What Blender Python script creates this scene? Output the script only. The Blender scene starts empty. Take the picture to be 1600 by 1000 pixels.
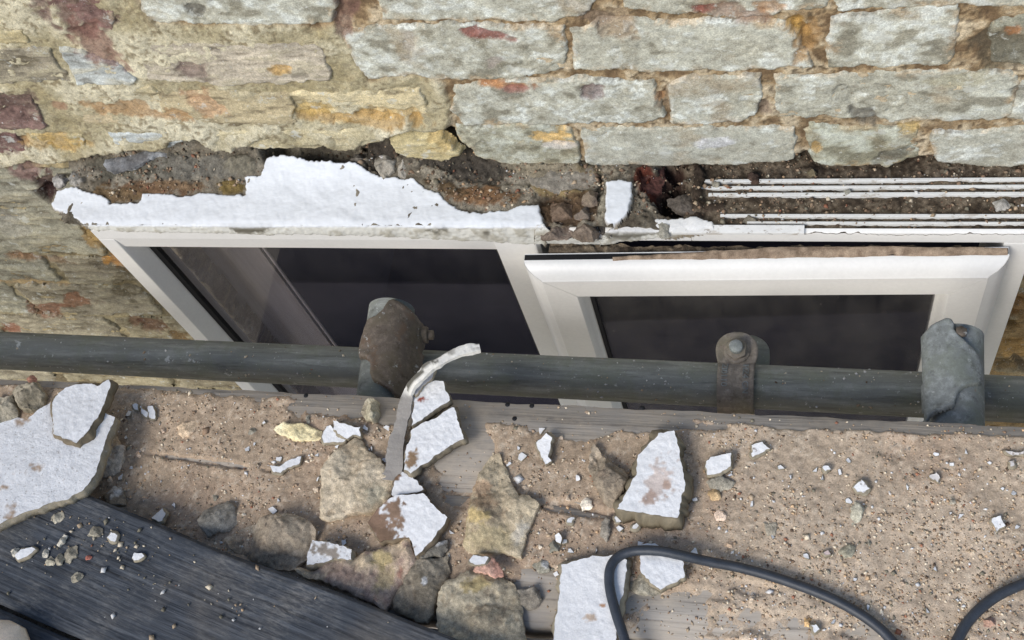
import bpy, math, random
import numpy as np
random.seed(7)
RNG = np.random.default_rng(11)
SC = bpy.context.scene

# ------------------------------------------------------------------ camera, sky, sun, exposure
W = np.array([[0.9710735344024943, 0.12935483280225743, -0.20070754348989422],
              [0.02153178434315624, -0.8845645720426099, -0.4659204869396434],
              [-0.2378078490000857, 0.4481214624605416, -0.8617624857442902]])   # rows: right, down, forward
CAM = np.array([0.0, -0.745, 1.0701])
F = 1850.0
import mathutils
from mathutils.geometry import delaunay_2d_cdt
cd = bpy.data.cameras.new('camera')
cam = bpy.data.objects.new('camera', cd)
SC.collection.objects.link(cam)
m4 = mathutils.Matrix.Identity(4)
for r in range(3):
    m4[r][0], m4[r][1], m4[r][2], m4[r][3] = W[0][r], -W[1][r], -W[2][r], CAM[r]
cam.matrix_world = m4
cd.sensor_width = 36.0
cd.lens = F / 1600 * 36
cd.clip_start, cd.clip_end = 0.02, 200
SC.camera = cam

SUN_DIR = np.array([-0.42, -0.72, 0.68]); SUN_DIR /= np.linalg.norm(SUN_DIR)
world = bpy.data.worlds.new('World'); SC.world = world
world.use_nodes = True
wn = world.node_tree
sky = wn.nodes.new('ShaderNodeTexSky')
sky.sky_type = 'NISHITA'; sky.sun_disc = False
sky.sun_elevation = math.asin(SUN_DIR[2]); sky.sun_rotation = math.atan2(SUN_DIR[0], SUN_DIR[1])
sky.air_density = 1.0; sky.dust_density = 1.2; sky.ozone_density = 1.0
bg = wn.nodes['Background']
bg.inputs['Strength'].default_value = 0.115
wn.links.new(sky.outputs[0], bg.inputs['Color'])
sd_ = bpy.data.lights.new('sun', 'SUN')
sd_.energy = 1.65; sd_.angle = math.radians(26); sd_.color = (1.0, 0.965, 0.91)
sun = bpy.data.objects.new('sun', sd_)
sun.rotation_euler = mathutils.Vector(SUN_DIR).to_track_quat('Z', 'Y').to_euler()
sun.location = (-1, -2, 4)
SC.collection.objects.link(sun)
SC.view_settings.view_transform = 'Standard'
SC.view_settings.look = 'None'
SC.view_settings.gamma = 1
SC.view_settings.exposure = 0.60
SC.view_settings.use_curve_mapping = False
SC.render.engine = 'CYCLES'
SC.cycles.max_bounces = 8
SC.cycles.use_denoising = True

# ------------------------------------------------------------------ geometry of the view: pixel -> point on a plane
def rays(p):
    p = np.atleast_2d(np.asarray(p, float))
    return np.stack([p[:, 0] - 800, p[:, 1] - 500, np.full(len(p), F)], 1) @ W
def onY(p, y):
    r = rays(p); return CAM + r * ((y - CAM[1]) / r[:, 1])[:, None]
def onZ(p, z):
    r = rays(p); z = np.broadcast_to(z, len(r)); return CAM + r * ((z - CAM[2]) / r[:, 2])[:, None]
def proj(P):
    c = (np.asarray(P) - CAM) @ W.T
    return c[:, :2] / c[:, 2:3] * F + [800, 500]
def zo(ox, oy, s, pts):                     # points read in an enlargement -> photo pixels
    return [(ox + x / s, oy + y / s) for x, y in pts]

# ------------------------------------------------------------------ noise
def _h(i, j, k, seed):
    n = (i * 374761393 + j * 668265263 + k * 2147483647 + seed * 974634777) & 0xffffffff
    n = ((n ^ (n >> 13)) * 1274126177) & 0xffffffff
    n = ((n ^ (n >> 16)) * 2246822519) & 0xffffffff
    return ((n ^ (n >> 15)) & 0xffffff) / float(0xffffff)
def vn(P, s, seed=0):
    q = np.asarray(P, float) * s
    i = np.floor(q).astype(np.int64); f = q - i; f = f * f * (3 - 2 * f)
    out = 0
    for a in (0, 1):
        for b in (0, 1):
            for c in (0, 1):
                w = (f[:, 0] if a else 1 - f[:, 0]) * (f[:, 1] if b else 1 - f[:, 1]) * (f[:, 2] if c else 1 - f[:, 2])
                out = out + w * _h(i[:, 0] + a, i[:, 1] + b, i[:, 2] + c, seed)
    return out
def fbm(P, s, o=4, seed=0, gain=.5):        # about -1 .. 1
    t, a, n = 0, 1, 0
    for k in range(o):
        t = t + a * (vn(P, s * 2.03 ** k, seed + 17 * k) * 2 - 1); n += a; a *= gain
    return t / n * 1.5
def p3(u, v, w=0):
    u = np.asarray(u, float); return np.stack([u, np.broadcast_to(v, u.shape), np.broadcast_to(w, u.shape)], 1)
def ss(a, b, x):
    t = np.clip((x - a) / (b - a), 0, 1); return t * t * (3 - 2 * t)
def mix(a, b, t):
    t = np.asarray(t)[:, None]; return np.asarray(a) * (1 - t) + np.asarray(b) * t
def sdpoly(P, poly):                        # signed distance, positive inside
    P = np.asarray(P, float); A = np.asarray(poly, float); B = np.roll(A, -1, 0)
    d = np.full(len(P), 1e9); ins = np.zeros(len(P), bool)
    for a, b in zip(A, B):
        e = b - a; w = P - a
        t = np.clip((w @ e) / max(e @ e, 1e-18), 0, 1)
        q = w - t[:, None] * e
        d = np.minimum(d, (q * q).sum(1))
        c = ((a[1] > P[:, 1]) != (b[1] > P[:, 1]))
        with np.errstate(divide='ignore', invalid='ignore'):
            xi = (b[0] - a[0]) * (P[:, 1] - a[1]) / (b[1] - a[1]) + a[0]
        ins ^= c & (P[:, 0] < xi)
    d = np.sqrt(d)
    return np.where(ins, d, -d)
def lin(r, g, b, k=1.0):                    # sRGB 0..255 -> linear
    c = np.array([r, g, b]) / 255.0
    return np.where(c <= .04045, c / 12.92, ((c + .055) / 1.055) ** 2.4) * k

# ------------------------------------------------------------------ mesh and object helpers
def mk(name, V, faces, mat, parent=None, col=None, smooth=True, origin=None):
    V = np.asarray(V, float)
    o3 = np.zeros(3) if origin is None else np.asarray(origin, float)
    me = bpy.data.meshes.new(name)
    fl = faces if isinstance(faces, list) else [faces]
    fl = [np.asarray(f, np.int64) for f in fl if len(f)]
    loops = np.concatenate([f.ravel() for f in fl])
    starts, tot = [], 0
    for f in fl:
        starts.append(tot + np.arange(len(f)) * f.shape[1]); tot += f.size
    starts = np.concatenate(starts)
    me.vertices.add(len(V)); me.vertices.foreach_set('co', (V - o3).astype(np.float32).ravel())
    me.loops.add(len(loops)); me.loops.foreach_set('vertex_index', loops.astype(np.int32))
    me.polygons.add(len(starts)); me.polygons.foreach_set('loop_start', starts.astype(np.int32))
    me.update(calc_edges=True); me.validate()
    if smooth:
        me.polygons.foreach_set('use_smooth', np.ones(len(me.polygons), bool))
    if col is not None:
        c = np.asarray(col, float)
        if c.ndim == 1: c = np.broadcast_to(c, (len(V), 3))
        a = me.color_attributes.new('Col', 'FLOAT_COLOR', 'POINT')
        a.data.foreach_set('color', np.concatenate([np.clip(c, 0, 1), np.ones((len(c), 1))], 1).astype(np.float32).ravel())
    me.materials.append(mat)
    ob = bpy.data.objects.new(name, me)
    ob.location = o3
    SC.collection.objects.link(ob)
    if parent is not None:
        ob.parent = parent
        ob.location = o3 - np.array(parent.location)
    return ob
def tag(o, label=None, cat=None, group=None, kind=None):
    if label: o['label'] = label
    if cat: o['category'] = cat
    if group: o['group'] = group
    if kind: o['kind'] = kind
    return o
def empty(name, loc, label=None, cat=None, group=None):
    o = bpy.data.objects.new(name, None); o.location = loc; o.empty_display_size = .02
    SC.collection.objects.link(o); return tag(o, label, cat, group)
def gridfaces(nu, nv, off=0):
    i = np.arange(nu - 1)[:, None] * nv + np.arange(nv - 1)[None]
    i = i.ravel() + off
    return np.stack([i, i + nv, i + nv + 1, i + 1], 1)
def compact(V, Fq, keep, *cols):
    ok = keep[Fq].all(1); Fq = Fq[ok]
    used = np.zeros(len(V), bool); used[Fq.ravel()] = True
    idx = np.cumsum(used) - 1
    return (V[used], idx[Fq]) + tuple(c[used] for c in cols)
def sweep(path, prof, close_prof=True, up=None, cap=True):   # path (N,3); prof (M,2) in the (side, up) frame
    path = np.asarray(path, float); N = len(path); M = len(prof)
    t = np.gradient(path, axis=0); t /= np.linalg.norm(t, axis=1)[:, None]
    u0 = np.array([0, 0, 1.0]) if up is None else np.asarray(up, float)
    side = np.cross(t, u0); side /= np.linalg.norm(side, axis=1)[:, None]
    upv = np.cross(side, t)
    pr = np.asarray(prof, float)
    V = (path[:, None] + side[:, None] * pr[None, :, :1] + upv[:, None] * pr[None, :, 1:2]).reshape(-1, 3)
    fs = []
    for k in range(M if close_prof else M - 1):
        k2 = (k + 1) % M; i = np.arange(N - 1) * M
        fs.append(np.stack([i + k, i + M + k, i + M + k2, i + k2], 1))
    fs = [np.concatenate(fs)]
    if cap and close_prof:
        V = np.concatenate([V, path[:1], path[-1:]]); a, b = N * M, N * M + 1
        k = np.arange(M); k2 = (k + 1) % M
        fs.append(np.stack([np.full(M, a), k, k2], 1)); fs.append(np.stack([np.full(M, b), (N - 1) * M + k2, (N - 1) * M + k], 1))
    return V, fs
def circ(r, n=24):
    a = np.arange(n) * 2 * np.pi / n; return np.stack([np.cos(a) * r, np.sin(a) * r], 1)
def boxv(x0, x1, y0, y1, z0, z1):
    V = [(x, y, z) for x in (x0, x1) for y in (y0, y1) for z in (z0, z1)]
    Fq = [(0, 1, 3, 2), (4, 6, 7, 5), (0, 4, 5, 1), (2, 3, 7, 6), (0, 2, 6, 4), (1, 5, 7, 3)]
    return np.array(V), np.array(Fq)
def catmull(pts, n=12):
    P = np.asarray(pts, float); P = np.concatenate([[2 * P[0] - P[1]], P, [2 * P[-1] - P[-2]]])
    out = []
    for i in range(1, len(P) - 2):
        t = np.linspace(0, 1, n, endpoint=False)[:, None]
        a, b, c, d = P[i - 1], P[i], P[i + 1], P[i + 2]
        out.append(.5 * (2 * b + (c - a) * t + (2 * a - 5 * b + 4 * c - d) * t ** 2 + (3 * b - a - 3 * c + d) * t ** 3))
    return np.concatenate(out + [P[-2:-1]])

# ------------------------------------------------------------------ materials
def nodes_of(name):
    m = bpy.data.materials.new(name); m.use_nodes = True
    nt = m.node_tree; return m, nt, nt.nodes['Principled BSDF']
def nd(nt, typ, **kw):
    n = nt.nodes.new(typ)
    for k, v in kw.items():
        if k in n.inputs: n.inputs[k].default_value = v
        else: setattr(n, k, v)
    return n
def noise_node(nt, vec, scale, detail=6, rough=.6, stretch=None):
    if stretch is not None:
        mp = nd(nt, 'ShaderNodeMapping'); mp.inputs['Scale'].default_value = stretch
        nt.links.new(vec, mp.inputs['Vector']); vec = mp.outputs[0]
    n = nd(nt, 'ShaderNodeTexNoise'); n.inputs['Scale'].default_value = scale
    n.inputs['Detail'].default_value = detail; n.inputs['Roughness'].default_value = rough
    nt.links.new(vec, n.inputs['Vector']); return n.outputs['Fac']
def rng(nt, val, a, b, c, d):
    n = nd(nt, 'ShaderNodeMapRange'); n.inputs[1].default_value = a; n.inputs[2].default_value = b
    n.inputs[3].default_value = c; n.inputs[4].default_value = d
    nt.links.new(val, n.inputs[0]); return n.outputs[0]
def mixc(nt, a, b, fac, mode='MIX'):
    n = nd(nt, 'ShaderNodeMix', data_type='RGBA', blend_type=mode)
    for sock, v in ((6, a), (7, b), (0, fac)):
        if isinstance(v, bpy.types.NodeSocket): nt.links.new(v, n.inputs[sock])
        elif sock == 0: n.inputs[0].default_value = v
        else: n.inputs[sock].default_value = (*v, 1)
    return n.outputs[2]
def attr_mat(name, rough=.9, layers=((60, .35), (400, .35)), bumps=((300, .0008, .5),), base=None, spec=.25, stretch=None, flecks=None):
    m, nt, b = nodes_of(name)
    tc = nd(nt, 'ShaderNodeTexCoord').outputs['Object']
    if base is None:
        c = nd(nt, 'ShaderNodeAttribute', attribute_name='Col').outputs['Color']
    else:
        r = nd(nt, 'ShaderNodeRGB'); r.outputs[0].default_value = (*base, 1); c = r.outputs[0]
    for sc, am in layers:
        f = noise_node(nt, tc, sc, 5, .62, stretch)
        g = rng(nt, f, .3, .7, 1 - am, 1 + am)
        cb = nd(nt, 'ShaderNodeCombineColor')
        for k in range(3): nt.links.new(g, cb.inputs[k])
        c = mixc(nt, c, cb.outputs[0], 1.0, 'MULTIPLY')
    if flecks:
        for sc, th, colr, amt in flecks:
            f = noise_node(nt, tc, sc, 8, .72, stretch)
            c = mixc(nt, c, colr, rng(nt, f, th, th + .045, 0, amt))
    nt.links.new(c, b.inputs['Base Color'])
    b.inputs['Roughness'].default_value = rough
    b.inputs['Specular IOR Level'].default_value = spec
    prev = None
    for sc, dist, st in bumps:
        f = noise_node(nt, tc, sc, 6, .65, stretch)
        bp = nd(nt, 'ShaderNodeBump', Strength=st, Distance=dist)
        nt.links.new(f, bp.inputs['Height'])
        if prev: nt.links.new(prev, bp.inputs['Normal'])
        prev = bp.outputs[0]
    if prev: nt.links.new(prev, b.inputs['Normal'])
    return m

M = {}
M['brick'] = attr_mat('weathered_brick', .92, ((30, .16), (150, .24), (620, .34), (1500, .22)), ((260, .0004, .4), (800, .0007, .7)), stretch=(.95, 1, 1.05),
                      flecks=((40, .585, (.53, .54, .49), .6), (60, .60, (.26, .23, .18), .45), (170, .62, (.66, .67, .62), .65), (150, .64, (.17, .15, .115), .55), (420, .63, (.72, .72, .68), .8), (330, .655, (.08, .07, .055), .8), (1100, .65, (.08, .07, .06), .6)))
M['mortar'] = attr_mat('lime_mortar', .95, ((40, .18), (260, .28), (1000, .36)), ((300, .0016, .8), (1100, .0009, .8)),
                       flecks=((600, .66, (.72, .68, .56), .6), (420, .68, (.12, .10, .07), .7), (70, .62, (.33, .28, .19), .4)))
M['rubble'] = attr_mat('rubble', .95, ((60, .2), (300, .3), (1200, .3)), ((260, .0025, .8), (1000, .0010, .8)))
M['rock'] = attr_mat('broken_masonry', .95, ((50, .2), (260, .28), (1100, .36)), ((200, .0014, .6), (900, .0008, .7)),
                     flecks=((700, .66, (.66, .62, .52), .7), (480, .68, (.09, .08, .06), .65), (90, .63, (.22, .18, .13), .4)))
M['render_paint'] = attr_mat('painted_render', .72, ((50, .05), (500, .07)), ((380, .0011, .55), (1300, .0005, .5)),
                             flecks=((260, .70, (.34, .31, .27), .75), (120, .665, (.52, .47, .40), .45)))
M['render_dirty'] = attr_mat('dirty_painted_render', .75, ((50, .06), (500, .08)), ((480, .0012, .6), (1500, .0004, .4)),
                             flecks=((330, .58, (.42, .38, .34), .75), (700, .62, (.40, .35, .30), .7), (150, .70, (.40, .33, .27), .6)))
M['ledge_paint'] = attr_mat('ledge_paint', .6, ((30, .04), (160, .05)), ((90, .0012, .3), (600, .0006, .3)), stretch=(.35, 1, 1),
                            flecks=((330, .70, (.34, .34, .34), .7), (60, .66, (.58, .58, .57), .5)))
M['dust'] = attr_mat('building_dust', .97, ((25, .10), (180, .14), (800, .26), (2200, .25)), ((500, .0010, .6), (1500, .0006, .6)),
                     flecks=((800, .655, (.62, .56, .48), .6), (520, .70, (.17, .14, .11), .4)))
M['grit'] = attr_mat('loose_grit', .95, ((900, .2),), ((1500, .0006, .6),))
M['pvc'] = attr_mat('white_upvc', .38, ((18, .03), (220, .03)), ((900, .0001, .2),), base=(.80, .79, .75), spec=.5,
                    flecks=((200, .69, (.45, .40, .33), .5), (600, .71, (.25, .22, .18), .5)))
M['pvc_dirty'] = attr_mat('dirty_white_upvc', .5, ((30, .06), (220, .06)), ((900, .0002, .3),), base=(.72, .72, .69), spec=.35, stretch=(.5, 1, 1),
                         flecks=((70, .56, (.44, .39, .32), .65), (200, .60, (.24, .20, .16), .75), (500, .66, (.22, .19, .15), .7)))
M['gasket'] = attr_mat('black_gasket', .55, ((300, .2),), (), base=(.012, .012, .013))
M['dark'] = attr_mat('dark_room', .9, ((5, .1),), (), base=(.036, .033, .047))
M['curtain'] = attr_mat('curtain', .9, ((60, .12),), (), base=(.85, .75, .55), stretch=(1, 1, .03))
M['cable'] = attr_mat('black_cable', .5, ((120, .25), (900, .2)), ((800, .0003, .4),), base=(.030, .036, .046), spec=.5, flecks=((220, .66, (.20, .19, .17), .45),))
M['shoe'] = attr_mat('shoe_fabric', .9, ((300, .12), (1500, .2)), ((1200, .0006, .7),), base=(.80, .67, .52))
def metal_mat(name, base, rust, rust_amt, rough=.5, metallic=.45, white=.6, st=(1, 1, 1)):
    m, nt, b = nodes_of(name)
    tc = nd(nt, 'ShaderNodeTexCoord').outputs['Object']
    c = nd(nt, 'ShaderNodeRGB'); c.outputs[0].default_value = (*base, 1); c = c.outputs[0]
    B_ = np.array(base)
    f = noise_node(nt, tc, 130, 8, .7, st); c = mixc(nt, c, tuple(B_ * 1.7), rng(nt, f, .47, .66, 0, .85))
    f = noise_node(nt, tc, 100, 8, .72, st); c = mixc(nt, c, tuple(B_ * [.45, .44, .40]), rng(nt, f, .53, .66, 0, .75))
    f = noise_node(nt, tc, 30, 6, .7); c = mixc(nt, c, tuple(B_ * [.95, .98, .80]), rng(nt, f, .48, .62, 0, .6))
    f = noise_node(nt, tc, 42, 8, .72); c = mixc(nt, c, rust, rng(nt, f, .64 - rust_amt, .70 - rust_amt, 0, .8))
    f = noise_node(nt, tc, 900, 4, .7); c = mixc(nt, c, tuple(B_ * .5), rng(nt, f, .55, .7, 0, .5))
    for sc, th, am in ((80, .625, .8), (230, .635, .9), (600, .66, .9)):
        f = noise_node(nt, tc, sc, 8, .74); c = mixc(nt, c, (.50, .52, .50), rng(nt, f, th, th + .03, 0, white * am))
    nt.links.new(c, b.inputs['Base Color'])
    b.inputs['Metallic'].default_value = metallic
    b.inputs['Specular IOR Level'].default_value = .3
    nt.links.new(rng(nt, noise_node(nt, tc, 90, 6), .3, .7, rough - .12, rough + .2), b.inputs['Roughness'])
    bp = nd(nt, 'ShaderNodeBump', Strength=.4, Distance=.0007)
    nt.links.new(noise_node(nt, tc, 180, 9, .75, st), bp.inputs['Height']); nt.links.new(bp.outputs[0], b.inputs['Normal'])
    return m
M['tube'] = metal_mat('galvanised_tube', (.178, .187, .170), (.17, .115, .07), -.01, .6, .15, .9, (.10, 1, 1))
M['galv'] = metal_mat('galvanised_coupler', (.20, .215, .21), (.22, .15, .095), -.01, .6, .2, .6)
M['rust'] = metal_mat('rusted_coupler', (.118, .096, .076), (.14, .095, .064), .08, .75, .1, .7)
M['band'] = metal_mat('dusty_coupler', (.20, .175, .145), (.25, .205, .165), .08, .8, .1, .35)
def wood_mat(name, c1, c2, c3, rough, stretch, bump=.0010, white=None):
    m, nt, b = nodes_of(name)
    tc = nd(nt, 'ShaderNodeTexCoord').outputs['Object']
    f = noise_node(nt, tc, 100, 6, .6, stretch)
    c = mixc(nt, c1, c2, rng(nt, f, .35, .65, 0, 1))
    f2 = noise_node(nt, tc, 260, 5, .6, stretch)
    c = mixc(nt, c, c3, rng(nt, f2, .54, .68, 0, .85))
    f3 = noise_node(nt, tc, 12, 4, .6)
    c = mixc(nt, c, tuple(np.array(c1) * .55), rng(nt, f3, .52, .75, 0, .6))
    if name == 'weathered_board':
        f5 = noise_node(nt, tc, 45, 9, .75, (.6, 1, 1)); c = mixc(nt, c, (.44, .375, .295), rng(nt, f5, .42, .60, 0, .75))
    if white:
        f4 = noise_node(nt, tc, 30, 6, .7, (.5, 1, 1)); c = mixc(nt, c, white, rng(nt, f4, .5, .75, 0, .45))
    nt.links.new(c, b.inputs['Base Color']); b.inputs['Roughness'].default_value = rough
    b.inputs['Specular IOR Level'].default_value = .35
    bp = nd(nt, 'ShaderNodeBump', Strength=.7, Distance=bump)
    nt.links.new(f2, bp.inputs['Height']); nt.links.new(bp.outputs[0], b.inputs['Normal'])
    return m
M['wood'] = wood_mat('weathered_board', (.42, .38, .33), (.29, .26, .22), (.12, .105, .09), .9, (.04, 1, 1))
def plank_mat():
    m, nt, b = nodes_of('black_plank')
    tc = nd(nt, 'ShaderNodeTexCoord').outputs['Object']
    c = nd(nt, 'ShaderNodeRGB'); c.outputs[0].default_value = (.044, .050, .059, 1); c = c.outputs[0]
    g1 = noise_node(nt, tc, 330, 7, .7, (.045, 1, 1)); g2 = noise_node(nt, tc, 150, 6, .7, (.03, 1, 1))
    c = mixc(nt, c, (.088, .098, .113), rng(nt, g1, .47, .62, 0, .8))
    c = mixc(nt, c, (.013, .014, .016), rng(nt, g2, .54, .66, 0, .85))
    d = noise_node(nt, tc, 17, 7, .68); d2 = noise_node(nt, tc, 420, 6, .75, (.25, 1, 1))
    mul = nd(nt, 'ShaderNodeMath', operation='MULTIPLY'); nt.links.new(rng(nt, d, .44, .64, 0, 1), mul.inputs[0]); nt.links.new(rng(nt, d2, .42, .6, 0, .75), mul.inputs[1])
    c = mixc(nt, c, (.20, .195, .185), mul.outputs[0])
    d3 = noise_node(nt, tc, 9, 5, .6); c = mixc(nt, c, (.10, .088, .075), rng(nt, d3, .52, .7, 0, .55))
    f = noise_node(nt, tc, 700, 4, .7); c = mixc(nt, c, (.34, .33, .31), rng(nt, f, .68, .72, 0, .6))
    nt.links.new(c, b.inputs['Base Color']); b.inputs['Roughness'].default_value = .72; b.inputs['Specular IOR Level'].default_value = .25
    bp = nd(nt, 'ShaderNodeBump', Strength=.9, Distance=.0012); nt.links.new(g1, bp.inputs['Height'])
    b2 = nd(nt, 'ShaderNodeBump', Strength=.6, Distance=.0016); nt.links.new(g2, b2.inputs['Height']); nt.links.new(bp.outputs[0], b2.inputs['Normal'])
    nt.links.new(b2.outputs[0], b.inputs['Normal'])
    return m
M['black_wood'] = plank_mat()
M['reflection_wood'] = wood_mat('reflection_dimming_board', (.12, .107, .122), (.085, .078, .088), (.05, .046, .05), .9, (.04, 1, 1))  # dark tone chosen to dim the added boards' reflection in the glass
def glass_mat(name, dusty, tint):
    m = bpy.data.materials.new(name); m.use_nodes = True; nt = m.node_tree
    nt.nodes.clear()
    out = nd(nt, 'ShaderNodeOutputMaterial')
    tr = nd(nt, 'ShaderNodeBsdfTransparent'); tr.inputs[0].default_value = (*tint, 1)
    gl = nd(nt, 'ShaderNodeBsdfGlossy'); gl.inputs['Roughness'].default_value = .02
    df = nd(nt, 'ShaderNodeBsdfDiffuse'); df.inputs[0].default_value = (.40, .38, .35, 1)
    fr = nd(nt, 'ShaderNodeFresnel')
    ge = nd(nt, 'ShaderNodeNewGeometry'); nt.links.new(rng(nt, ge.outputs['Backfacing'], 0, 1, 1.45, 1 / 1.45), fr.inputs[0])
    mx = nd(nt, 'ShaderNodeMixShader'); nt.links.new(fr.outputs[0], mx.inputs[0])
    nt.links.new(tr.outputs[0], mx.inputs[1]); nt.links.new(gl.outputs[0], mx.inputs[2])
    tc = nd(nt, 'ShaderNodeTexCoord').outputs['Object']
    f = noise_node(nt, tc, 14, 6, .7, (1, 1, .5))
    g = noise_node(nt, tc, 240, 8, .74)
    a = rng(nt, f, .36, .66, dusty * .25, dusty * 1.7)
    s = rng(nt, g, .655, .69, 0, .5)
    ad = nd(nt, 'ShaderNodeMath', operation='ADD'); nt.links.new(a, ad.inputs[0]); nt.links.new(s, ad.inputs[1])
    m2 = nd(nt, 'ShaderNodeMixShader'); nt.links.new(ad.outputs[0], m2.inputs[0])
    nt.links.new(mx.outputs[0], m2.inputs[1]); nt.links.new(df.outputs[0], m2.inputs[2])
    nt.links.new(m2.outputs[0], out.inputs[0])
    return m
M['glass'] = glass_mat('window_glass', .018, (.80, .80, .87))
M['glass2'] = glass_mat('dusty_glass', .075, (.72, .72, .73))
M['ground'] = attr_mat('paving', .95, ((3, .3), (40, .2)), ((60, .004, .5),), base=(.34, .29, .23))

# ================================================================== SETTING: ground and the room behind the glass
V, Fq = boxv(-40, 40, -40, 40, -3.2, -3.0)
tag(mk('ground', V, Fq, M['ground'], smooth=False), kind='structure')
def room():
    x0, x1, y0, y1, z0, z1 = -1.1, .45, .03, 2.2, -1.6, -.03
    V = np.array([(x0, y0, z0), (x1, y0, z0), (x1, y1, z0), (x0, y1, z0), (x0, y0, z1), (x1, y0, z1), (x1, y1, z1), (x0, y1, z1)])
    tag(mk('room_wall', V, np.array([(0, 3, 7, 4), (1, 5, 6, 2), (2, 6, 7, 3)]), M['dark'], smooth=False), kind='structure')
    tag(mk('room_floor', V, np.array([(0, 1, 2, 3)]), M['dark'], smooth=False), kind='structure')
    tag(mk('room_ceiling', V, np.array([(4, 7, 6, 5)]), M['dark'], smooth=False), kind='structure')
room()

# ================================================================== BRICK WALL
wall = empty('brick_wall', (0, 0, 0), 'old stock brick wall patched with yellow mortar round the white window', 'wall')
def wallz(x, y): return onY([(x, y)], 0)[0]
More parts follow.
